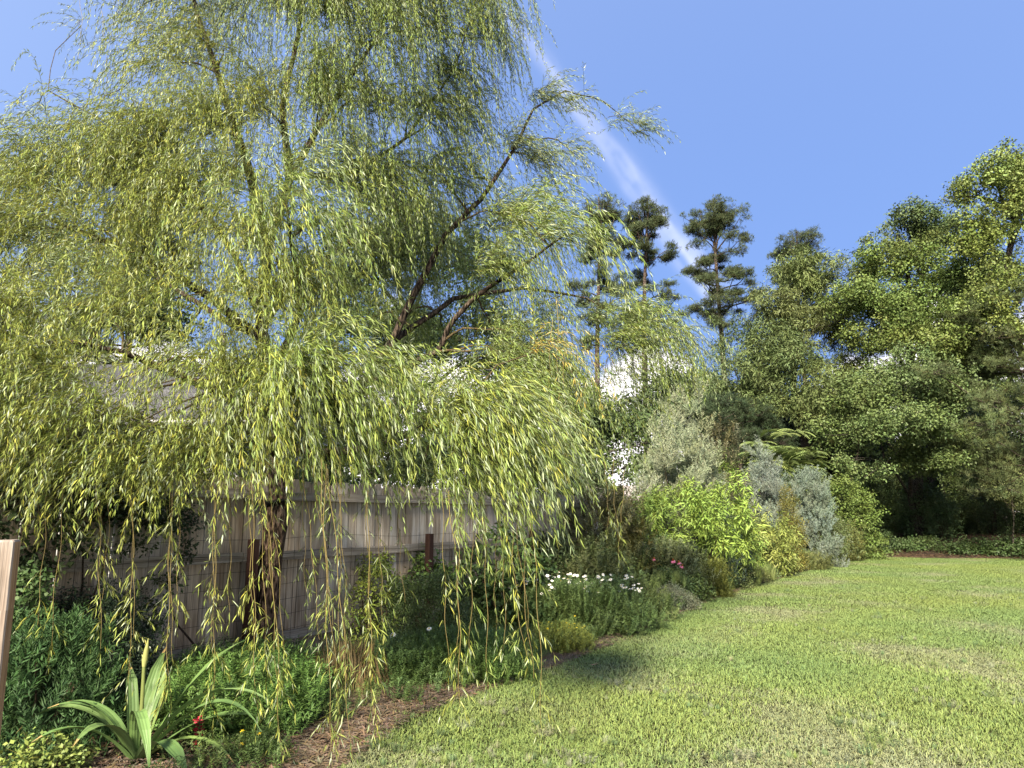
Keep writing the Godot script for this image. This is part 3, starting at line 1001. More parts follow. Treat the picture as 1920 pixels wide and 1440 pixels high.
# ------------------------------------------------------------------ fence, wire, posts
const FD := Vector3(0.53, 0, -0.848)          # along the fence
const FN := Vector3(0.848, 0, 0.53)           # towards the lawn
const F0 := Vector3(-2.0, 0, -8.5)
func along(s: float, out: float, y: float) -> Vector3: return F0 + FD * s + FN * out + Vector3.UP * y
func fence() -> void:
	rng.seed = 5
	var s0 := -7.0
	var t := thing("board_fence", "weathered grey wooden board fence with dog-eared tops behind the willow", "fence", along(s0, 0, 0))
	t.rotation.y = atan2(-FD.z, FD.x)
	var variants := []
	for k in 5:
		var g := Geo.new()
		var w := 0.139
		var h := 1.86
		var tint: Color = [Color(0.45, 0.415, 0.365), Color(0.52, 0.49, 0.445), Color(0.40, 0.355, 0.30), Color(0.48, 0.465, 0.44), Color(0.46, 0.40, 0.33)][k]
		var prof := [Vector2(0, 0), Vector2(w, 0), Vector2(w, h - 0.045), Vector2(w - 0.035, h), Vector2(0.035, h), Vector2(0, h - 0.045)]
		for i in prof.size():
			var a: Vector2 = prof[i]
			var b: Vector2 = prof[(i + 1) % prof.size()]
			g.quad(Vector3(a.x, a.y, 0.008), Vector3(b.x, b.y, 0.008), Vector3(b.x, b.y, -0.008), Vector3(a.x, a.y, -0.008), tint)
			if i > 0 and i < prof.size() - 1:
				g.tri(Vector3(0, 0, 0.008), Vector3(b.x, b.y, 0.008), Vector3(a.x, a.y, 0.008), tint)
				g.tri(Vector3(0, 0, -0.008), Vector3(a.x, a.y, -0.008), Vector3(b.x, b.y, -0.008), tint)
		variants.append(g.mesh(M.board))
	var x := 0.0
	while x < 31.0:
		var o := part("board", variants[rng.randi() % 5], t, Vector3(x, 0.03 + rf(-0.012, 0.012), -0.02 + rf(-0.004, 0.004)))
		o.rotation.z = rf(-0.006, 0.006)
		o.rotation.y = rf(-0.03, 0.03)
		x += 0.144 + rf(0.0, 0.004)
	var rail := Geo.new()
	rail.box(Vector3(0, -0.045, 0), Vector3(2.43, 0.045, 0.038), Color(0.34, 0.325, 0.30))
	var rm := rail.mesh(M.rail)
	for k in 12:
		for y in [0.28, 1.10, 1.72]:
			part("rail", rm, t, Vector3(k * 2.44 + 0.8, y + rf(-0.01, 0.01), 0.006))
	var post := Geo.new()
	post.box(Vector3(-0.045, 0, -0.12), Vector3(0.045, 1.8, -0.033), Color(0.28, 0.25, 0.21))
	var pm := post.mesh(M.board)
	for k in 13: part("post", pm, t, Vector3(k * 2.44 + 0.8, 0, -0.004))
	# welded wire in front of the boards
	var wt := thing("wire_fence", "rusty dark wire mesh stretched on brown posts before the boards", "wire fence", along(-6.5, 0.16, 0))
	wt.rotation.y = t.rotation.y
	var up := Geo.new()
	up.tube(PackedVector3Array([Vector3(0, 0.02, 0), Vector3(0.004, 0.66, 0), Vector3(0, 1.3, 0)]), taper(0.0018, 0.0018, 2), 5, Color(0.055, 0.045, 0.04))
	var um := up.mesh(M.metal)
	for k in 82: part("wire", um, wt, Vector3(k * 0.205 + rf(-0.012, 0.012), 0, rf(-0.02, 0.02)))
	var lo := Geo.new()
	var run := PackedVector3Array()
	for k in 60: run.append(Vector3(k * 0.2812, 0.012 * sin(k * 0.9) + 0.014 * sin(k * 0.37), 0.012 * sin(k * 1.7)))
	lo.tube(run, taper(0.0018, 0.0018, 59), 5, Color(0.055, 0.045, 0.04))
	var lm := lo.mesh(M.metal)
	for k in 9: part("wire", lm, wt, Vector3(0, 0.06 + k * 0.152, 0.004))
	var wp := Geo.new()
	wp.box(Vector3(-0.04, 0, 0.008), Vector3(0.04, 1.30, 0.085), Color(0.055, 0.035, 0.028))
	var wm := wp.mesh(M.board)
	for s in [-3.9, -1.34, 1.42, 4.05, 6.7, 9.3]: part("wire_post", wm, wt, Vector3(s + 6.5, -0.02, 0))

func wooden_post() -> void:
	rng.seed = 8
	var at := Vector3(-2.2, 0, -3.2)
	var t := thing("wooden_post", "sawn timber post with weathered grey face and orange grain at the border", "post", at)
	var g := Geo.new()
	var w := 0.068
	var h := 1.40
	var tint := Color(0.40, 0.36, 0.335)
	var side := Color(0.48, 0.31, 0.20)
	var e := 0.006
	# eased vertical edges and a slightly domed top
	var ring := [Vector2(-w, -w + e), Vector2(-w + e, -w), Vector2(w - e, -w), Vector2(w, -w + e), Vector2(w, w - e), Vector2(w - e, w), Vector2(-w + e, w), Vector2(-w, w - e)]
	for i in 8:
		var a: Vector2 = ring[i]
		var b: Vector2 = ring[(i + 1) % 8]
		var cc := side if i == 3 else tint
		var p0 := Vector3(a.x, -0.05, a.y)
		var p1 := Vector3(b.x, -0.05, b.y)
		var p2 := Vector3(b.x, h - 0.008, b.y)
		var p3 := Vector3(a.x, h - 0.008, a.y)
		g.quad(p0, p1, p2, p3, cc)
		var q2 := Vector3(b.x * 0.9, h, b.y * 0.9)
		var q3 := Vector3(a.x * 0.9, h, a.y * 0.9)
		g.quad(p3, p2, q2, q3, tint)
		g.tri(q3, q2, Vector3(0, h + 0.001, 0), tint)
	part("shaft", g.mesh(M.postwood), t)
	t.rotation.y = 0.42
	t.rotation.z = 0.012

func house() -> void:
	rng.seed = 61
	var t := thing("neighbour_house", "white sided house with grey shingle roof standing beyond the board fence", "house", Vector3(-12.5, 0, -13.0))
	var white := Color(0.72, 0.72, 0.70)
	var g := Geo.new()
	g.box(Vector3(-2, -0.2, -8), Vector3(7.6, 3.05, -0.03), white)
	part("wall", g.mesh(M.paint), t)
	var sb := Geo.new()
	sb.quad(Vector3(-2, 0, 0.012), Vector3(7.6, 0, 0.012), Vector3(7.6, 0.19, -0.004), Vector3(-2, 0.19, -0.004), white)
	sb.quad(Vector3(-2, 0, -0.02), Vector3(7.6, 0, -0.02), Vector3(7.6, 0, 0.012), Vector3(-2, 0, 0.012), white)
	sb.quad(Vector3(7.6, 0, 0.012), Vector3(7.6, 0, -0.02), Vector3(7.6, 0.19, -0.02), Vector3(7.6, 0.19, -0.004), white)
	var sm := sb.mesh(M.paint)
	for k in 16: part("siding_board", sm, t, Vector3(0, k * 0.188, 0))
	var f := Geo.new()
	f.box(Vector3(-2.3, 2.98, 0.02), Vector3(7.95, 3.17, 0.42), Color(0.78, 0.78, 0.77))
	part("fascia", f.mesh(M.paint), t)
	for k in 3:
		var wn := Geo.new()
		wn.box(Vector3(-0.5, 0, 0), Vector3(0.5, 1.3, 0.05), Color(0.75, 0.75, 0.74))
		var wo := part("window", wn.mesh(M.paint), t, Vector3(0.2 + k * 2.6, 1.1, 0.015))
		for r in 3:
			for c in 2:
				var pn := Geo.new()
				pn.box(Vector3(-0.42 + c * 0.43, 0.07 + r * 0.4, 0.052), Vector3(-0.02 + c * 0.43, 0.43 + r * 0.4, 0.056), Color(0.06, 0.07, 0.08))
				part("pane", pn.mesh(M.glass), wo)
	var roof := Node3D.new()
	roof.name = "roof"
	t.add_child(roof)
	var tabs := []
	for k in 3:
		var sg := Geo.new()
		var gc: Color = [Color(0.17, 0.17, 0.18), Color(0.20, 0.20, 0.21), Color(0.14, 0.14, 0.15)][k]
		sg.box(Vector3(0.0, 0, -0.16), Vector3(0.50, 0.014, 0.16), gc)
		tabs.append(sg.mesh(M.roof))
	var ang := 0.40
	var deck := Geo.new()
	deck.quad(Vector3(-2.4, 3.1, 0.45), Vector3(8.0, 3.1, 0.45), Vector3(8.0, 3.1 + 5.0 * tan(ang), -4.55), Vector3(-2.4, 3.1 + 5.0 * tan(ang), -4.55), Color(0.12, 0.12, 0.13))
	deck.quad(Vector3(8.0, 3.1, -9.5), Vector3(-2.4, 3.1, -9.5), Vector3(-2.4, 3.1 + 5.0 * tan(ang), -4.55), Vector3(8.0, 3.1 + 5.0 * tan(ang), -4.55), Color(0.12, 0.12, 0.13))
	deck.tri(Vector3(7.6, 3.1, 0.3), Vector3(7.6, 3.1, -9.3), Vector3(7.6, 3.0 + 5.0 * tan(ang), -4.55), white)
	part("deck", deck.mesh(M.roof), roof)
	# shingles over the strip of roof that shows through the willow
	for r in 13:
		for c in 16:
			var u := r * 0.2
			var o := part("shingle", tabs[rng.randi() % 3], roof, Vector3(0.0 + c * 0.505 + (0.25 if r % 2 else 0.0), 3.12 + u * sin(ang), 0.42 - u * cos(ang)))
			o.rotation.x = ang - 0.04
	var pipe := Geo.new()
	pipe.tube(PackedVector3Array([Vector3(6.9, 3.1, -0.6), Vector3(6.9, 5.0, -0.6)]), taper(0.07, 0.07, 1), 10, Color(0.22, 0.19, 0.17))
	part("vent_pipe", pipe.mesh(M.metal), roof)
	# a pale low shed farther along
	var s := thing("garden_shed", "low shed with sun-bleached pale roof seen over the fence", "shed", Vector3(2.9, 0, -24.0))
	var b := Geo.new()
	b.box(Vector3(-1.6, -0.1, -2.2), Vector3(1.6, 1.75, 0), Color(0.45, 0.40, 0.36))
	part("wall", b.mesh(M.board), s)
	var rr := Geo.new()
	rr.quad(Vector3(-1.8, 1.72, 0.2), Vector3(1.8, 1.72, 0.2), Vector3(1.8, 2.55, -1.1), Vector3(-1.8, 2.55, -1.1), Color(0.62, 0.56, 0.55))
	rr.quad(Vector3(1.8, 1.72, -2.4), Vector3(-1.8, 1.72, -2.4), Vector3(-1.8, 2.55, -1.1), Vector3(1.8, 2.55, -1.1), Color(0.62, 0.56, 0.55))
	part("roof", rr.mesh(M.roof), s)

# ------------------------------------------------------------------ particular plants
func strap_leaf(g: Geo, az: float, rise: float, ln: float, w: float, sag: float, col: Color) -> void:
	var h := Vector3(cos(az), 0, sin(az))
	var p := h * 0.02
	var d := (h * cos(rise) + Vector3.UP * sin(rise)).normalized()
	var twist := rf(-0.04, 0.04)
	var k := 12
	var side := h.cross(Vector3.UP).normalized()
	var prev := []
	var dry := rng.randf()
	var stripes := PackedFloat32Array()
	for j in 8: stripes.append(rf(0.84, 1.14))
	for i in k + 1:
		var t := float(i) / k
		var ww := w * 0.5 * (0.65 + 0.7 * sin(PI * clampf(t * 0.8 + 0.12, 0, 1))) * (1.0 if t < 0.75 else maxf(0.02, (1.0 - t) / 0.25))
		var nor := side.cross(d).normalized()
		var row := []
		for j in 9:
			var u := j / 4.0 - 1.0
			row.append(p + side * ww * u - nor * ww * 0.3 * (1.0 - u * u) + nor * 0.0016 * (j % 2) + nor * ww * 0.12 * sin(t * 9.0 + az * 5.0) * u * absf(u))
		if prev.size():
			var tip := Color(0.30, 0.22, 0.09) if t > 0.95 and dry > 0.45 else col
			for j in 8:
				var cj := stripes[j]
				g.quad(prev[j], row[j], row[j + 1], prev[j + 1], Color(tip.r * cj, tip.g * cj, tip.b * cj))
		prev = row
		p += d * (ln / k)
		d = (d + Vector3.DOWN * sag * (0.3 + 1.4 * t) + side * (rf(-0.03, 0.03) + twist)).normalized()
func crinum() -> void:
	rng.seed = 15
	var t := thing("strap_leaf_lily", "big lily with arching strap leaves and one bud stalk in the border", "lily", Vector3(-2.34, 0, -4.85))
	var rows := [[0.1, 0.95, 0.95, 0.12], [-0.25, 0.75, 0.9, 0.13], [0.5, 0.85, 0.85, 0.14], [-0.55, 1.05, 0.95, 0.10], [0.2, 0.6, 0.75, 0.10], [3.0, 0.95, 0.75, 0.16], [2.6, 1.1, 0.7, 0.14], [3.5, 1.1, 0.6, 0.10], [2.2, 0.9, 0.6, 0.16], [1.3, 1.0, 0.8, 0.24], [0.9, 0.7, 0.7, 0.16], [-1.2, 1.2, 0.7, 0.08], [-1.9, 1.15, 0.7, 0.10], [-2.4, 1.2, 0.75, 0.09], [4.2, 1.25, 0.65, 0.07], [1.75, 1.1, 0.55, 0.2]]
	for r in rows:
		var g := Geo.new()
		strap_leaf(g, r[0] + rf(-0.2, 0.2), r[1] + rf(-0.1, 0.15), r[2] * rf(0.9, 1.3), rf(0.05, 0.07), r[3] * rf(1.0, 1.7), vary(Color(0.095, 0.155, 0.05), 0.2))
		part("leaf", g.mesh(M.gloss), t)
	var g2 := Geo.new()
	g2.tube(PackedVector3Array([Vector3(0.02, 0, 0.03), Vector3(0.03, 0.3, 0.05), Vector3(0.02, 0.58, 0.05)]), PackedFloat32Array([0.016, 0.013, 0.011]), 7, Color(0.13, 0.16, 0.05))
	var st := part("flower_stalk", g2.mesh(M.leaf), t)
	var g3 := Geo.new()
	g3.tube(PackedVector3Array([Vector3(0.02, 0.57, 0.05), Vector3(0.022, 0.61, 0.05), Vector3(0.026, 0.67, 0.05), Vector3(0.032, 0.74, 0.05)]), PackedFloat32Array([0.012, 0.019, 0.015, 0.002]), 8, Color(0.24, 0.25, 0.09))
	part("bud", g3.mesh(M.leaf), st)
func daisy_mesh(petals: int, r: float, col: Color, eye: Color, droop: float, eye_h: float) -> ArrayMesh:
	var g := Geo.new()
	for i in petals:
		var a := TAU * i / petals + rf(-0.08, 0.08)
		var d := Vector3(cos(a), -droop, sin(a)).normalized()
		var nn := (Vector3.UP - d * d.y).normalized()
		g.leaf(d * r * 0.18, d, nn, r * 0.85, r * 0.36, vary(col, 0.05))
	for ring in 3:
		for j in 7:
			var a0 := TAU * j / 7.0
			var a1 := TAU * (j + 1) / 7.0
			var r0 := r * 0.3 * cos(ring * 0.5)
			var r1 := r * 0.3 * cos((ring + 1) * 0.5)
			var h0 := eye_h * sin(ring * 0.5)
			var h1 := eye_h * sin((ring + 1) * 0.5)
			g.quad(Vector3(cos(a0) * r0, h0, sin(a0) * r0), Vector3(cos(a0) * r1, h1, sin(a0) * r1), Vector3(cos(a1) * r1, h1, sin(a1) * r1), Vector3(cos(a1) * r0, h0, sin(a1) * r0), eye)
	return g.mesh(M.petal)
func flowers_on(t: Node3D, called: String, me: Mesh, spots: Array, stem_col: Color, face: Vector3) -> void:
	for s in spots:
		var g := Geo.new()
		var root := Vector3(s.x + rf(-0.06, 0.06), 0.05, s.z + rf(-0.06, 0.06))
		g.tube(bend_line(root, s, 0.0, 4), taper(0.003, 0.002, 4), 4, stem_col)
		var st := part("flower_stem", g.mesh(M.leaf), t)
		var f := part(called, me, st, s)
		f.basis = Basis(Quaternion(Vector3.UP, (Vector3.UP * rf(0.6, 1.2) + face * rf(0.2, 0.9) + rdir() * 0.35).normalized())) * Basis(Vector3.UP, rf(0, TAU)) * rf(0.8, 1.15)
func border() -> void:
	rng.seed = 300
	var lime := Color(0.19, 0.275, 0.055)
	var mid := Color(0.085, 0.13, 0.032)
	# far end of the border, then towards the willow
	shrub("leafy_shrub", "light green leafy shrub where the border meets the wood", "shrub", Vector3(12.2, 0, -26.6), 2.3, 3.0, "broad", 0.24, 1.0, Color(0.10, 0.145, 0.035), 0.25)
	shrub("leafy_shrub", "dull yellow-green low bush at the far tip of the border", "shrub", Vector3(11.1, 0, -25.4), 1.5, 1.15, "spire", 0.3, 1.2, Color(0.13, 0.14, 0.045))
	shrub("leafy_shrub", "dark round shrub between the grey cedar and the dull yellow bush", "shrub", Vector3(9.6, 0, -23.0), 1.7, 1.6, "small", 0.24, 1.1, Color(0.075, 0.10, 0.035))
	shrub("mimosa_tree", "feathery mimosa spreading flat fronds above the grey cedars", "tree", Vector3(9.4, 0, -25.5), 3.2, 4.1, "fern", 0.55, 0.75, Color(0.18, 0.23, 0.07), 0.0, 0.62, 0.2)
	shrub("cedar_shrub", "broad blue-grey feathery cedar beneath the mimosa fronds", "shrub", Vector3(7.4, 0, -21.6), 1.75, 3.1, "cedar", 0.34, 1.5, Color(0.165, 0.20, 0.165), 0.35)
	shrub("cedar_shrub", "smaller blue-grey cedar next to the olive column shrub", "shrub", Vector3(9.2, 0, -22.6), 1.5, 2.7, "cedar", 0.32, 1.4, Color(0.155, 0.195, 0.155), 0.4)
	shrub("lime_shrub", "small lime bush lower down beside the slate blue cedar", "shrub", Vector3(4.9, 0, -16.0), 1.0, 1.55, "long", 0.2, 0.8, Color(0.17, 0.25, 0.055), 0.0, 0.35)
	shrub("columnar_shrub", "narrow olive brown column shrub in front of the blue-grey cedars", "shrub", Vector3(7.72, 0, -20.4), 0.62, 2.35, "small", 0.16, 1.3, Color(0.12, 0.115, 0.025), 0.2, 0.0, 0.5, "", 0.25)
	shrub("glossy_shrub", "bright yellow-green glossy shrub at the lawn edge below the cedars", "shrub", Vector3(6.45, 0, -19.2), 1.75, 1.5, "long", 0.22, 1.2, Color(0.19, 0.225, 0.06))
	shrub("upright_shrub", "slim mid green upright shrub between silver shrub and grey cedar", "shrub", Vector3(6.05, 0, -20.4), 0.95, 3.0, "broad", 0.2, 1.3, Color(0.12, 0.18, 0.03), 0.1)
	shrub("silver_shrub", "tall silvery green plumed cedar behind the lime shrub", "shrub", Vector3(3.9, 0, -16.8), 2.3, 3.9, "cedar", 0.36, 1.4, Color(0.20, 0.235, 0.15), 0.45)
	shrub("twiggy_shrub", "thin brownish twiggy shrub at the back of the silvery cedar", "shrub", Vector3(5.1, 0, -18.2), 1.4, 3.7, "spire", 0.36, 0.45, Color(0.16, 0.155, 0.085), 0.2, 0.3)
	shrub("lime_shrub", "vivid lime shrub with drooping leaves below the silvery cedar", "shrub", Vector3(3.6, 0, -15.0), 2.5, 2.2, "long", 0.24, 0.7, lime, 0.0, 0.42)
	shrub("blue_cedar", "low slate blue cedar under the lime shrub", "shrub", Vector3(4.55, 0, -16.2), 1.25, 1.6, "cedar", 0.26, 1.5, Color(0.085, 0.125, 0.105), 0.2)
	shrub("olive_bush", "olive brown fine-leaved bush with dark hollow interior by the daisies", "shrub", Vector3(1.55, 0, -13.1), 1.6, 2.0, "spire", 0.27, 1.25, Color(0.115, 0.115, 0.042), 0.0, 0.1, 0.8, "", 0.3)
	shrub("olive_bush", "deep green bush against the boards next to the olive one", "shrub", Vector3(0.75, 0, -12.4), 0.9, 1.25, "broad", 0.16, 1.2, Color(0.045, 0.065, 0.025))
	shrub("grey_perennial", "upright grey-green perennial clump behind the coneflowers", "plant", Vector3(3.0, 0, -13.9), 1.25, 1.05, "spire", 0.24, 1.3, Color(0.13, 0.155, 0.07))
	shrub("round_perennial", "neat rounded yellow-green mound at the lawn edge", "plant", Vector3(3.85, 0, -14.25), 0.62, 0.7, "spire", 0.15, 1.5, Color(0.15, 0.17, 0.04))
	shrub("pale_perennial", "small pale broad-leaved plant beyond the yellow-green mound", "plant", Vector3(4.85, 0, -15.9), 0.62, 0.55, "broad", 0.13, 1.2, Color(0.16, 0.19, 0.07))
	shrub("weedy_clump", "loose weedy grass clump edging the lawn beyond the pale plant", "plant", Vector3(5.8, 0, -17.6), 1.0, 0.5, "blades", 0.3, 1.1, Color(0.13, 0.16, 0.05))
	shrub("weedy_clump", "weedy clump with small leaves at the foot of the glossy shrub", "plant", Vector3(8.6, 0, -21.4), 1.1, 0.5, "spire", 0.2, 1.1, Color(0.14, 0.16, 0.055))
	shrub("grey_mound", "low silver grey mound where the border touches the lawn", "plant", Vector3(2.62, 0, -12.3), 0.8, 0.34, "small", 0.1, 1.3, Color(0.15, 0.17, 0.11))
	# daisies
	var dz := shrub("daisy_plant", "wide green daisy clump topped with many white flowers", "flower", Vector3(1.0, 0, -10.2), 1.75, 0.6, "spire", 0.17, 1.5, Color(0.095, 0.145, 0.045))
	var spots := []
	for i in 95:
		var a := rf(0, TAU)
		var r := sqrt(rng.randf())
		spots.append(Vector3(cos(a) * r * 0.85, rf(0.56, 0.78) - r * 0.1, sin(a) * r * 0.5 - 0.25))
	flowers_on(dz, "flower", daisy_mesh(14, 0.027, Color(0.78, 0.78, 0.75), Color(0.55, 0.38, 0.03), 0.1, 0.008), spots, Color(0.09, 0.14, 0.04), Vector3(-0.1, 0, 1))
	var ds := shrub("daisy_plant", "small daisy tuft with single white flowers under the willow", "flower", Vector3(-1.05, 0, -7.75), 0.7, 0.32, "spire", 0.12, 1.0, Color(0.075, 0.115, 0.04))
	flowers_on(ds, "flower", daisy_mesh(14, 0.034, Color(0.78, 0.78, 0.75), Color(0.55, 0.38, 0.03), 0.2, 0.008), [Vector3(-0.42, 0.47, 0.0), Vector3(0.22, 0.4, 0.2), Vector3(-0.12, 0.36, 0.35)], Color(0.09, 0.14, 0.04), Vector3(0, 0, 1))
	var cf := shrub("coneflower_plant", "coneflower with drooping pink petals in front of the grey perennial", "flower", Vector3(2.75, 0, -13.0), 0.7, 0.6, "broad", 0.11, 1.0, Color(0.06, 0.095, 0.03))
	flowers_on(cf, "flower", daisy_mesh(12, 0.055, Color(0.55, 0.16, 0.27), Color(0.22, 0.07, 0.02), 0.6, 0.035), [Vector3(0.05, 0.75, 0.1), Vector3(0.14, 0.72, 0.15), Vector3(-0.28, 0.78, 0.1), Vector3(0.2, 0.66, 0.1)], Color(0.07, 0.11, 0.04), Vector3(0, 0, 0.4))
	var yt := shrub("yellow_flower_tuft", "yellow-green tuft with tiny yellow flowers at the lawn edge", "flower", Vector3(0.55, 0, -8.7), 0.75, 0.26, "spire", 0.11, 1.3, Color(0.17, 0.20, 0.04))
	var ys := []
	for i in 16: ys.append(Vector3(rf(-0.3, 0.3), rf(0.22, 0.36), rf(-0.2, 0.2)))
	flowers_on(yt, "flower", daisy_mesh(6, 0.014, Color(0.65, 0.5, 0.03), Color(0.5, 0.35, 0.02), 0.0, 0.004), ys, Color(0.12, 0.16, 0.04), Vector3(0, 0, 0.6))
	# under the willow
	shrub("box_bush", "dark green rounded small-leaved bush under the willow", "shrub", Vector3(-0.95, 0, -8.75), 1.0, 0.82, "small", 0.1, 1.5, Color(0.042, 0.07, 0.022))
	shrub("large_leaf_plant", "tall big-leaved green plant against the fence behind the dark bush", "plant", Vector3(-0.1, 0, -10.6), 1.4, 1.3, "broad", 0.26, 0.8, Color(0.055, 0.095, 0.028), 0.0, 0.1)
	shrub("large_leaf_plant", "leafy green plant at the boards beside a brown wire post", "plant", Vector3(-1.15, 0, -9.9), 0.9, 1.15, "broad", 0.2, 0.75, Color(0.075, 0.125, 0.03), 0.0, 0.1)
	shrub("yellow_shrub", "yellow-green young shrub glowing in front of the fence", "shrub", Vector3(-1.6, 0, -8.75), 0.7, 0.95, "broad", 0.11, 0.55, Color(0.15, 0.195, 0.035), 0.0, 0.12)
	shrub("low_perennial", "low bright green leafy mat spilling to the lawn under hanging shoots", "plant", Vector3(-0.5, 0, -7.5), 1.5, 0.32, "spire", 0.14, 1.6, Color(0.085, 0.145, 0.035))
	shrub("low_perennial", "green mat between the dry grass and the dark bush", "plant", Vector3(-1.15, 0, -7.1), 0.8, 0.36, "spire", 0.14, 1.3, Color(0.075, 0.125, 0.035))
	shrub("phlox_mat", "thick green narrow-leaved mat between the lily and the willow trunk", "plant", Vector3(-2.0, 0, -5.75), 1.25, 0.38, "spire", 0.15, 2.2, Color(0.08, 0.15, 0.035))
	shrub("phlox_mat", "narrow-leaved green mat around the willow foot", "plant", Vector3(-2.3, 0, -6.7), 1.2, 0.34, "spire", 0.15, 1.8, Color(0.065, 0.115, 0.03))
	shrub("dry_grass", "brownish dry grass clump beside the willow trunk", "grass", Vector3(-1.5, 0, -6.7), 0.8, 0.42, "blades", 0.3, 1.6, Color(0.17, 0.125, 0.06))
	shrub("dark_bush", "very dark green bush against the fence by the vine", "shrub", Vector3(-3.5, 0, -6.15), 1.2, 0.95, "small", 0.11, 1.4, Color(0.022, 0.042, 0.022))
	shrub("feathery_plant", "feathery dark green fennel-like plant behind the timber post", "plant", Vector3(-3.15, 0, -5.1), 1.0, 0.75, "cedar", 0.22, 1.5, Color(0.035, 0.075, 0.025))
	shrub("leafy_climber", "young climber with pointed leaves between post and dark bush", "plant", Vector3(-3.45, 0, -5.35), 0.5, 1.1, "broad", 0.13, 0.5, Color(0.06, 0.105, 0.035), 0.0, 0.35)
	shrub("lime_seedling", "small lime seedling with oval leaves below the lily", "plant", Vector3(-2.72, 0, -4.55), 0.36, 0.24, "broad", 0.1, 0.9, Color(0.15, 0.20, 0.05))
	crinum()
	var fill := [["spire", Color(0.12, 0.165, 0.05)], ["broad", Color(0.10, 0.15, 0.045)], ["spire", Color(0.15, 0.17, 0.065)], ["blades", Color(0.14, 0.175, 0.06)], ["small", Color(0.085, 0.12, 0.045)]]
	for i in 22:
		var z := -11.2 - i * 0.74
		var x := edge_x(z) - rf(0.15, 0.55)
		var f: Array = fill[rng.randi() % 5]
		shrub("edging_plant", "low leafy plant spilling from the border onto the lawn edge", "plant", Vector3(x, 0, z), rf(0.7, 1.1), rf(0.28, 0.55), f[0], 0.17, 1.1, vary(f[1], 0.15), 0.0, 0.0, 0.5, "edging plants along the border")
	for i in 18:
		var z := -11.5 - i * 0.82
		var x := edge_x(z) - rf(0.9, 1.7)
		var f: Array = fill[[0, 1, 2, 4][rng.randi() % 4]]
		shrub("border_shrub", "mixed green shrub filling the middle of the border", "shrub", Vector3(x, 0, z), rf(0.9, 1.4), rf(0.8, 1.5), f[0], 0.22, 1.1, vary(f[1], 0.2), 0.0, 0.0, 0.6, "filler shrubs in the border")
	for i in 9:
		var p := along(-1.5 + i * 1.5, -rf(1.4, 2.4), 0)
		shrub("hedge_bush", "dull green bush just beyond the board fence", "shrub", p, 2.2, rf(2.3, 3.1), "broad", 0.3, 0.9, vary(Color(0.075, 0.105, 0.042), 0.15), 0.0, 0.0, 0.6, "bushes beyond the fence")
	# red flower spikes
	for s in [[Vector3(-2.02, 0, -4.98), 0.17, "red flower spike rising from the green mat next to the lily"], [Vector3(-1.86, 0, -6.35), 0.24, "faded red flower spike at the willow foot"]]:
		var t := thing("red_flower", s[2], "flower", s[0])
		var g := Geo.new()
		g.tube(PackedVector3Array([Vector3(0, 0, 0), Vector3(0.005, s[1] + 0.1, 0)]), taper(0.004, 0.003, 1), 5, Color(0.1, 0.13, 0.05))
		part("flower_stem", g.mesh(M.leaf), t)
		for i in 16:
			var a := i * 2.4
			var f := Geo.new()
			var y: float = 0.06 + s[1] * i / 16.0
			for q in 4:
				var d := (Vector3(cos(a + q * 0.5 - 0.75), rf(-0.3, 0.5), sin(a + q * 0.5 - 0.75))).normalized()
				f.leaf(Vector3(0, y, 0), d, perp(d), rf(0.03, 0.042), 0.022, vary(Color(0.42, 0.035, 0.06), 0.25))
			part("petal", f.mesh(M.petal), t)
	# small yellow flowers in the mulch
	var yf := shrub("yellow_flower_tuft", "tiny yellow flowers at the mulch beneath the hanging shoots", "flower", Vector3(-1.65, 0, -4.95), 0.35, 0.14, "spire", 0.08, 0.9, Color(0.08, 0.13, 0.035))
	flowers_on(yf, "flower", daisy_mesh(6, 0.017, Color(0.7, 0.52, 0.03), Color(0.5, 0.35, 0.02), 0.0, 0.004), [Vector3(-0.05, 0.17, 0.08), Vector3(0.05, 0.15, 0.06), Vector3(-0.02, 0.12, 0.16)], Color(0.1, 0.14, 0.04), Vector3(0, 0, 0.8))
	vine()
	litter()
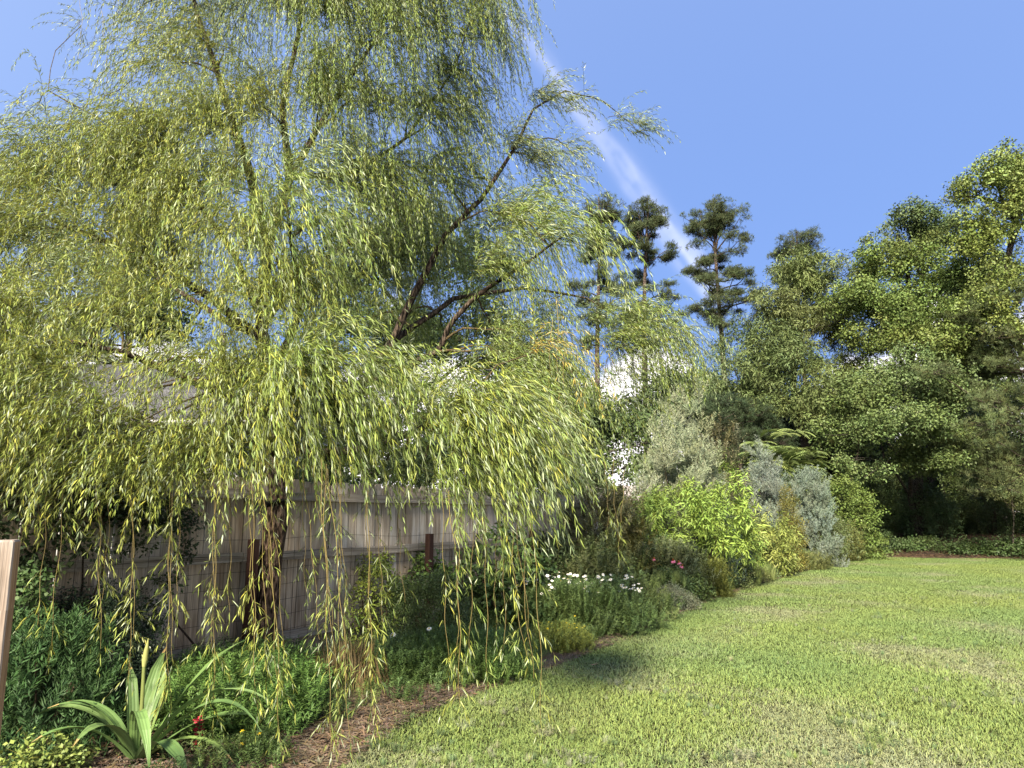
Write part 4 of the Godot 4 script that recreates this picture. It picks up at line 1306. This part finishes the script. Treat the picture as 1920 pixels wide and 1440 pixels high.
func vine() -> void:
	rng.seed = 44
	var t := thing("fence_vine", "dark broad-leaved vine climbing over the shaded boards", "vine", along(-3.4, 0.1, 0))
	var g := Geo.new()
	for st in [[0.55, 0.05, -0.25, 1.2], [0.5, 0.1, 0.6, 1.75], [0.6, 0.0, -1.2, 1.7], [1.6, 0.02, 1.2, 1.0], [1.0, 0.0, 0.1, 1.0]]:
		var a: Vector3 = FD * st[0] + Vector3.UP * st[1] + FN * 0.12
		var b: Vector3 = FD * st[2] + Vector3.UP * st[3] + FN * 0.03
		g.tube(bend_line(a, b, 0.0, 9), taper(0.014, 0.005, 9), 6, Color(0.07, 0.05, 0.04))
	part("stem", g.mesh(M.twig), t)
	var xf := [[], [], []]
	var cs := [[], [], []]
	for i in 300:
		var s := rf(-2.4, 1.5)
		var y := rf(0.95, 1.95) + 0.25 * sin(s * 3.0)
		if rng.randf() < 0.16: y = rf(0.3, 1.0)
		if s > 0.2 and y < 1.2 and rng.randf() < 0.7: continue
		var k := rng.randi() % 3
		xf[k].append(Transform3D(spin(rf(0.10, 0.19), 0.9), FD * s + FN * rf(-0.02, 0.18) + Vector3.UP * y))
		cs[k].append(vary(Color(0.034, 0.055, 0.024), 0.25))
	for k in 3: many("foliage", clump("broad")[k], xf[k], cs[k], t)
	var t2 := thing("fence_vine", "dry russet leaved creeper along the fence top beside the white house", "vine", along(-2.6, 0.0, 0))
	var x2 := [[], [], []]
	var c2 := [[], [], []]
	var g2 := Geo.new()
	g2.tube(bend_line(Vector3(0, 0.02, 0) + FN * 0.08, Vector3.UP * 1.9 - FD * 0.6, 0.0, 8), taper(0.012, 0.006, 8), 6, Color(0.08, 0.06, 0.045))
	part("stem", g2.mesh(M.twig), t2)
	for i in 110:
		var k := rng.randi() % 3
		x2[k].append(Transform3D(spin(rf(0.09, 0.17), 0.9), FD * rf(-1.6, 0.3) + FN * rf(-0.15, 0.15) + Vector3.UP * rf(1.75, 2.4)))
		c2[k].append(vary(Color(0.13, 0.115, 0.05), 0.3))
	for k in 3: many("foliage", clump("broad")[k], x2[k], c2[k], t2)
func litter() -> void:
	rng.seed = 9
	# bark chips, straw and dead leaves on the border soil
	var chip := Geo.new()
	for i in 26:
		var p := Vector3(rf(-0.16, 0.16), rf(0.004, 0.02), rf(-0.16, 0.16))
		var d := Vector3(rf(-1, 1), rf(-0.12, 0.2), rf(-1, 1)).normalized()
		chip.leaf(p, d, (Vector3.UP + rdir() * 0.4 - d * d.y).normalized(), rf(0.03, 0.11), rf(0.004, 0.016), vary(Color.WHITE, 0.4))
	var cm := chip.mesh(M.grass)
	var xf := []
	var cs := []
	for i in 5200:
		var z := -rf(3.4, 28.0)
		if i < 3000: z = -rf(3.4, 9.0)
		var ex := edge_x(z)
		var x := ex + 0.12 - absf(rf(0, 2.6)) * rng.randf()
		xf.append(Transform3D(Basis(Vector3.UP, rf(0, TAU)), Vector3(x, 0.012, z)))
		cs.append(vary(Color(0.17, 0.125, 0.095), 0.35))
	for i in 1600:
		var u := rf(0, 22)
		var d := (FAR_B - FAR_A).normalized()
		var q := FAR_A + d * u + Vector2(d.y, -d.x) * rf(-0.1, 6.0)
		xf.append(Transform3D(Basis(Vector3.UP, rf(0, TAU)).scaled(Vector3.ONE * 1.6), Vector3(q.x, ground_y(q.x, q.y) + 0.01, q.y)))
		cs.append(vary(Color(0.16, 0.105, 0.07), 0.35))
	var root := Node3D.new()
	root.name = "leaf_litter"
	add_child(root)
	tag(root, "brown bark chips and dead leaves strewn over the border soil", "litter", "", "stuff")
	many("chips", cm, xf, cs, root)
	# small weeds and seedlings between the plants
	var wr := Node3D.new()
	wr.name = "weeds"
	add_child(wr)
	tag(wr, "low mixed weeds and seedlings filling the border soil", "weeds", "", "stuff")
	var wx := [[], [], []]
	var wc := [[], [], []]
	for i in 2300:
		var z := -rf(4.2, 27.0)
		var x := edge_x(z) - pow(rng.randf(), 1.3) * 2.4 - 0.05
		var fs := (Vector3(x, 0, z) - F0).dot(FN)
		if fs < 0.1: continue
		if z > -7.5 and rng.randf() < 0.6: continue
		var k := rng.randi() % 3
		wx[k].append(Transform3D(spin(rf(0.07, 0.16) * (1.0 if z > -10.0 else 1.5), 0.3), Vector3(x, 0.07, z)))
		wc[k].append(vary(Color(0.075, 0.115, 0.035), 0.3))
	for k in 3: many("foliage", clump("spire")[k], wx[k], wc[k], wr)
	# a dry leaf lying on the lawn
	var lf := Geo.new()
	lf.willow_leaf(Vector3.ZERO, Vector3(1, 0.05, 0.2).normalized(), Vector3.UP, 0.09, 0.04, -0.2, Color(0.42, 0.22, 0.14))
	var o := solo("fallen_leaf", lf.mesh(M.leaf), "curled brown leaf lying alone on the lawn", "leaf")
	o.position = Vector3(0.78, 0.045, -7.6)

# ------------------------------------------------------------------ the wood
func wood() -> void:
	rng.seed = 1000
	var bk := Color(0.13, 0.115, 0.095)
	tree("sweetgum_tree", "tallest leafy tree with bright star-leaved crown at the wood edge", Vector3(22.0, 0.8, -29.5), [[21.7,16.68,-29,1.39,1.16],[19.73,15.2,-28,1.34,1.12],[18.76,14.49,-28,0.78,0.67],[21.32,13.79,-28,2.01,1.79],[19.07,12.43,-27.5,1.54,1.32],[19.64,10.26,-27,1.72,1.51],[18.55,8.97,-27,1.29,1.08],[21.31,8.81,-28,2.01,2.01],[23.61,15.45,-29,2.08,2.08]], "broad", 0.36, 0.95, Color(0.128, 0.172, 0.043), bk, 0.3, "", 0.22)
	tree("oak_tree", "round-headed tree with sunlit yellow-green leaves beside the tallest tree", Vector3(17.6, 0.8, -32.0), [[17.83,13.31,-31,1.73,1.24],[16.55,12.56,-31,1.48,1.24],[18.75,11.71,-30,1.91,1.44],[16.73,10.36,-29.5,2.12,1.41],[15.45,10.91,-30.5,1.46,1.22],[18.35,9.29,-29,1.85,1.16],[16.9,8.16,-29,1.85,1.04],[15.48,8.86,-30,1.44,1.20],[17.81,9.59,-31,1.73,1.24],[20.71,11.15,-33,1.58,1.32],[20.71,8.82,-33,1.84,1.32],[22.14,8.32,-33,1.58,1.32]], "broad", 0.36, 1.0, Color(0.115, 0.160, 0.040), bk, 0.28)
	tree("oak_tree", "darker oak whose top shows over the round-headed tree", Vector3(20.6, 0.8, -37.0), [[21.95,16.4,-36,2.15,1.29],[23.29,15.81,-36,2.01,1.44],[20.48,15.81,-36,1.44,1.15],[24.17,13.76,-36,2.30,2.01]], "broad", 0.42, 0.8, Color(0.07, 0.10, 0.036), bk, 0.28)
	tree("elm_tree", "broad soft grey-green tree in front of the pines", Vector3(13.8, 0.5, -34.0), [[14.91,12.53,-34,2.44,1.49],[12.72,10.91,-34,2.17,1.63],[15.62,10.63,-33,2.37,1.84],[13.28,8.97,-32.5,2.59,1.81],[11.36,9.84,-34,1.63,1.63],[11.4,7.56,-33,2.37,1.84],[13.9,6.89,-32,2.30,1.79],[10.21,7.74,-34,1.63,1.90],[15.9,7.86,-32,1.79,1.79]], "long", 0.4, 1.05, Color(0.112, 0.146, 0.054), bk, 0.28)
	tree("maple_tree", "spreading layered tree with a bare grey trunk at the lawn end", Vector3(17.6, 0.7, -32.0), [[15,6.46,-27,1.94,1.29],[13.55,5.71,-27.5,1.75,1.21],[16.13,5.64,-27,1.51,1.08],[14.17,4.76,-26.5,1.90,0.95],[12.63,4.48,-27.5,1.32,0.88],[13.05,3.2,-26.5,1.16,0.85],[15.12,3.62,-27,1.51,0.75],[16.89,4.27,-27.5,1.10,0.99]], "broad", 0.33, 0.95, Color(0.092, 0.128, 0.043), Color(0.16, 0.14, 0.12), 0.13)
	for a in [[Vector3(13.5, 0.4, -38), [[11.31,6.46,-38,2.42,2.12],[13.49,5.33,-38,2.73,2.12],[9.65,7.32,-38,2.12,2.42],[10.33,3.87,-37,2.66,1.77],[8.69,8.23,-40,1.91,2.23],[7.15,7.02,-40,1.91,1.91]]], [Vector3(18.0, 0.75, -38), [[15.29,4.68,-37,2.66,1.77],[17.36,3.33,-37,2.66,1.77],[19.55,3.93,-38,2.42,1.82],[15.08,6.59,-39,2.80,1.87],[15.71,1.72,-36,2.58,1.44]]], [Vector3(25.0, 0.75, -38), [[22,3.38,-38,3.03,2.12],[25.51,4,-39,3.11,2.49],[26.6,6.75,-38,2.73,2.73],[22.51,1.72,-36,2.58,1.44],[19.88,1.46,-37,2.07,1.33],[25.72,2.24,-36,2.30,2.30]]], [Vector3(15.5, 0.75, -48), [[12.19,8.85,-48,3.06,2.30],[14.93,6.69,-48,3.06,2.68],[17.92,8.85,-48,3.06,2.68],[16.18,3.87,-48,3.83,2.68],[11.99,4.57,-48,3.45,2.68]]], [Vector3(25.0, 0.75, -48), [[21.45,8.13,-48,3.45,2.68],[24.11,5.98,-48,3.45,2.68],[26.53,8.85,-48,3.45,2.68],[21.11,3.87,-48,3.45,2.68],[25.23,2.83,-48,3.83,2.30]]], [Vector3(33.0, 0.75, -48), [[30.11,8.85,-48,3.45,3.06],[32.71,6.69,-48,3.45,3.06],[29.28,4.57,-48,3.45,2.68],[34.04,3.17,-48,3.83,2.68],[32.16,11.04,-48,3.06,2.30]]]]:
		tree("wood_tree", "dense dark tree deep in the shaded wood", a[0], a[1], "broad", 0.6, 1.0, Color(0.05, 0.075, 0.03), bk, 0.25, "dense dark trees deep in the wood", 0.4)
	tree("garden_tree", "dark leafy tree beyond the fence, behind the willow crown", Vector3(-4.5, 0, -24), [[-4.51,11.63,-24,2.30,1.72],[-6.31,10.06,-24,2.11,1.72],[-2.7,10.01,-25,2.39,1.99],[-4.75,7.76,-24,2.87,1.53],[-1.18,7.88,-26,2.07,1.66],[0.41,6.87,-27,1.94,1.51],[-5.53,4.63,-24,2.30,1.53],[-2.96,4.02,-25,2.39,1.40],[-0.57,3.55,-26,1.87,1.24],[-7.52,4.33,-23,2.20,1.47]], "broad", 0.4, 0.95, Color(0.06, 0.09, 0.034), bk, 0.25, "", 0.3)
	tree("garden_tree", "dark leafy tree rising behind the white house", Vector3(-15.5, 0, -22.5), [[-15.5,10.79,-22,1.93,1.93],[-13.75,8.99,-22,1.93,1.75],[-16.55,8.28,-22,2.11,1.93],[-14.36,6.9,-22,2.28,1.40],[-12.16,8.9,-24,2.11,2.11],[-12.92,7.2,-24,2.11,1.53]], "broad", 0.45, 0.7, Color(0.05, 0.08, 0.026), bk, 0.25, "", 0.15)
	tree("garden_tree", "low leafy tree behind the pale shed roof", Vector3(3.6, 0, -30), [[2.24,6.09,-30,1.91,1.44],[4.15,5.55,-31,1.98,1.48],[1.11,5.19,-30,1.91,1.44],[5.96,4.62,-31,1.73,1.48],[3.1,4.08,-30,2.15,1.20],[4.85,3.53,-30,1.44,0.96],[0.85,3.36,-29,1.62,0.93]], "broad", 0.45, 0.9, Color(0.055, 0.085, 0.028), bk, 0.2)
	# pines
	var pc := Color(0.060, 0.080, 0.036)
	pine("tall pine with a domed top standing clear against the sky", Vector3(13.2, 0.5, -45), 22.6, Vector3(0.3, 0, 0), 0.56, 2.2, 501, 0.3, pc)
	pine("smaller pine with a thin flat-topped crown behind the grey-green tree", Vector3(19.6, 0.5, -48), 21.6, Vector3(0.4, 0, 0), 0.68, 1.9, 502, 0.26, pc)
	pine("dark dense pine beside the domed pine, bushy to its middle", Vector3(8.0, 0.3, -44), 22.4, Vector3(0.7, 0, 0), 0.46, 1.9, 503, 0.3, pc)
	pine("slim pine half hidden by the willow's trailing shoots", Vector3(5.2, 0.3, -43), 22.0, Vector3(0.2, 0, 0), 0.5, 1.6, 504, 0.26, pc)
	pine("dark pine spire rising behind the willow over the white house", Vector3(-15.1, 0, -28), 17.4, Vector3(-0.2, 0, 0), 0.35, 2.6, 505, 0.26, Color(0.032, 0.05, 0.024))
	pine("young soft-needled pine reaching over the lawn at the wood edge", Vector3(20.4, 0.3, -25.6), 8.6, Vector3(-0.4, 0, 0), 0.16, 4.4, 506, 0.17, Color(0.085, 0.11, 0.045), 0.55)
	pine("small dark pine in the shade of the broad grey-green tree", Vector3(9.6, 0.2, -31), 6.4, Vector3(0.1, 0, 0), 0.12, 2.6, 507, 0.14, Color(0.035, 0.055, 0.026), 0.5)
	# slender trunks in the shade
	rng.seed = 1203
	for i in 26:
		var u := rf(0.5, 20.0)
		var d := (FAR_B - FAR_A).normalized()
		var q := FAR_A + d * u + Vector2(d.y, -d.x) * rf(4.5, 11.0)
		var b := Vector3(q.x, ground_y(q.x, q.y), q.y)
		var t := thing("sapling", "slender bare-stemmed sapling in the shade of the wood", "tree", b, "saplings inside the wood")
		var g := Geo.new()
		var top := Vector3(rf(-0.6, 0.6), rf(4.5, 6.5), rf(-0.4, 0.4))
		g.tube(bend_line(Vector3(0, -0.2, 0), top, 0, 8), taper(rf(0.04, 0.09), 0.015, 8), 7, Color(0.12, 0.10, 0.085), 0.05)
		part("trunk", g.mesh(M.bark), t)
		crown(t, [[b.x + top.x, b.y + top.y, b.z + top.z, 1.1, 0.9]], "broad", 0.4, 0.5, Color(0.045, 0.075, 0.026), 0.1)
	# understorey
	rng.seed = 1305
	for i in 56:
		var u := 0.3 + i * 0.38 + rf(-0.3, 0.3)
		var d := (FAR_B - FAR_A).normalized()
		var back := rf(0.9, 2.2) if i % 2 == 0 else rf(4.0, 7.5)
		if u < 5.0 and i % 2 == 0: back += 0.8
		var q := FAR_A + d * u + Vector2(d.y, -d.x) * back
		var b := Vector3(q.x, ground_y(q.x, q.y) - 0.03, q.y)
		var hgt := rf(0.35, 0.85) if i % 2 == 0 else rf(1.8, 3.6)
		shrub("undergrowth_bush", "shaggy green bush in the undergrowth at the foot of the wood", "shrub", b, rf(1.2, 2.0), hgt, "broad", 0.26, 0.8, vary(Color(0.055, 0.085, 0.028), 0.25), 0.0, 0.0, 0.5, "undergrowth bushes at the wood edge")
	var sp := tree("young_maple", "young pale-leaved tree on a thin stem at the wood edge", Vector3(18.5, 0.35, -27.3), [[18.7, 2.4, -27.2, 0.9, 0.6], [18.2, 2.0, -27.0, 0.6, 0.45], [19.2, 2.0, -27.3, 0.6, 0.5]], "broad", 0.26, 0.8, Color(0.10, 0.12, 0.045), Color(0.2, 0.18, 0.14), 0.035)
	sp.set_meta("category", "tree")

# ------------------------------------------------------------------ sky
func sky_image() -> Image:
	var w := 2048
	var h := 1024
	var im := Image.create(w, h, false, Image.FORMAT_RGBF)
	var puff := FastNoiseLite.new()
	puff.seed = 17; puff.frequency = 1.0; puff.fractal_octaves = 5
	var thin := FastNoiseLite.new()
	thin.seed = 33; thin.frequency = 1.0; thin.fractal_octaves = 4
	# thin streak of cirrus between two directions seen from the garden
	var s0 := Vector3(-0.007, 0.61, -0.79).normalized()
	var s1 := Vector3(0.26, 0.305, -0.92).normalized()
	var pole := s0.cross(s1).normalized()
	var along_s := pole.cross(s0).normalized()
	var reach := s0.angle_to(s1)
	for y in h / 2 + 4:
		var el := PI * 0.5 - PI * (y + 0.5) / h
		var sy := clampf(sin(el), 0.0, 1.0)
		var base := Color(SKY_LOW.r, SKY_LOW.g, SKY_LOW.b).lerp(Color(SKY_TOP.r, SKY_TOP.g, SKY_TOP.b), pow(sy, 0.62))
		im.fill_rect(Rect2i(0, y, w, 1), base)
		if el > 1.3: continue
		var ce := cos(el)
		for x in w:
			var az := TAU * (x + 0.5) / w
			var d := Vector3(sin(az) * ce, sy, -cos(az) * ce)
			var toward := 0.5 + 0.5 * d.dot(SUN_FROM)
			var col := base.lerp(Color(0.34, 0.39, 0.45), pow(toward, 1.8) * 0.75)
			# cumulus low over the horizon
			if el < 0.42:
				var nz := puff.get_noise_3d(d.x * 3.4, el * 8.0, d.z * 3.4) * 0.62 + puff.get_noise_3d(d.x * 9.0 + 5.0, el * 16.0, d.z * 9.0) * 0.35
				var ht := 0.225 + 0.20 * puff.get_noise_2d(d.x * 2.3 + 11.0, d.z * 2.3)
				var a := smoothstep(0.0, 0.05, ht + nz * 0.10 - el)
				if a > 0.0:
					var shade := clampf(0.86 + nz * 0.35, 0.6, 1.0)
					col = col.lerp(Color(CLOUD.r * shade, CLOUD.g * shade, CLOUD.b * (shade * 0.9 + 0.1)), a * 0.93)
			# the cirrus streak
			var off := d.dot(pole)
			if absf(off) < 0.06:
				var t := atan2(d.dot(along_s), d.dot(s0)) / reach
				if t > -0.4 and t < 1.15:
					var wob := 0.005 * thin.get_noise_2d(t * 3.0, 4.0)
					var wd := 0.007 + 0.011 * clampf(t, 0, 1)
					var a2 := exp(-pow((off - wob) / wd, 2.0)) * (0.06 + 0.14 * clampf(t, 0.0, 1.0)) * (0.9 + 1.3 * thin.get_noise_3d(t * 3.2, off * 60.0, 3.0) + 0.35 * thin.get_noise_3d(d.x * 40.0, d.y * 40.0, d.z * 40.0))
					a2 *= smoothstep(-0.4, 0.05, t) * (1.0 - smoothstep(1.0, 1.15, t))
					col = col.lerp(CLOUD, clampf(a2, 0.0, 0.6))
			im.set_pixel(x, y, col)
	im.fill_rect(Rect2i(0, h / 2 + 4, w, h / 2 - 4), Color(0.10, 0.11, 0.08))
	return im
const SUN_FROM := Vector3(-0.27, 0.57, 0.776)
const SKY_TOP := Color(0.018, 0.052, 0.172)
const SKY_LOW := Color(0.100, 0.165, 0.318)
const CLOUD := Color(0.72, 0.675, 0.66)

func _ready() -> void:
	# camera
	var cam := Camera3D.new()
	cam.fov = 56.0
	cam.near = 0.05
	cam.far = 1500.0
	cam.position = Vector3(0, 1.5, 0)
	cam.rotation_degrees = Vector3(10.4, 0, 0)
	add_child(cam)
	cam.current = true
	# sky and exposure
	var env := Environment.new()
	env.background_mode = Environment.BG_SKY
	var sky := Sky.new()
	var pano := PanoramaSkyMaterial.new()
	pano.panorama = ImageTexture.create_from_image(sky_image())
	sky.sky_material = pano
	env.sky = sky
	env.background_energy_multiplier = 1.0
	env.tonemap_mode = Environment.TONE_MAPPER_LINEAR
	env.tonemap_exposure = 3.7
	env.sdfgi_enabled = true
	env.ssao_enabled = true
	env.ssil_enabled = true
	var we := WorldEnvironment.new()
	we.environment = env
	add_child(we)
	# low warm sun from behind and to one side of the viewer, softened by haze
	var sun := DirectionalLight3D.new()
	sun.light_energy = 1.5
	sun.light_color = Color(1.0, 0.945, 0.85)
	sun.light_angular_distance = 9.0
	sun.shadow_enabled = true
	add_child(sun)
	sun.look_at_from_position(Vector3.ZERO, -SUN_FROM, Vector3.UP)
	hole.seed = 3; hole.frequency = 0.42; hole.fractal_octaves = 2
	materials()
	M.postwood = grained(wood_texture(23), Vector3(5.0, 0.9, 5.0), 0.85, null, 0.0)
	var gm := StandardMaterial3D.new()
	gm.albedo_color = Color(0.25, 0.28, 0.30); gm.roughness = 0.08; gm.vertex_color_use_as_albedo = true
	M.glass = gm
	var t0 := Time.get_ticks_msec()
	ground()
	grass()
	print("ground ", Time.get_ticks_msec() - t0)
	fence()
	wooden_post()
	house()
	wood()
	print("wood ", Time.get_ticks_msec() - t0)
	border()
	print("border ", Time.get_ticks_msec() - t0)
	willow()
	print("willow ", Time.get_ticks_msec() - t0)
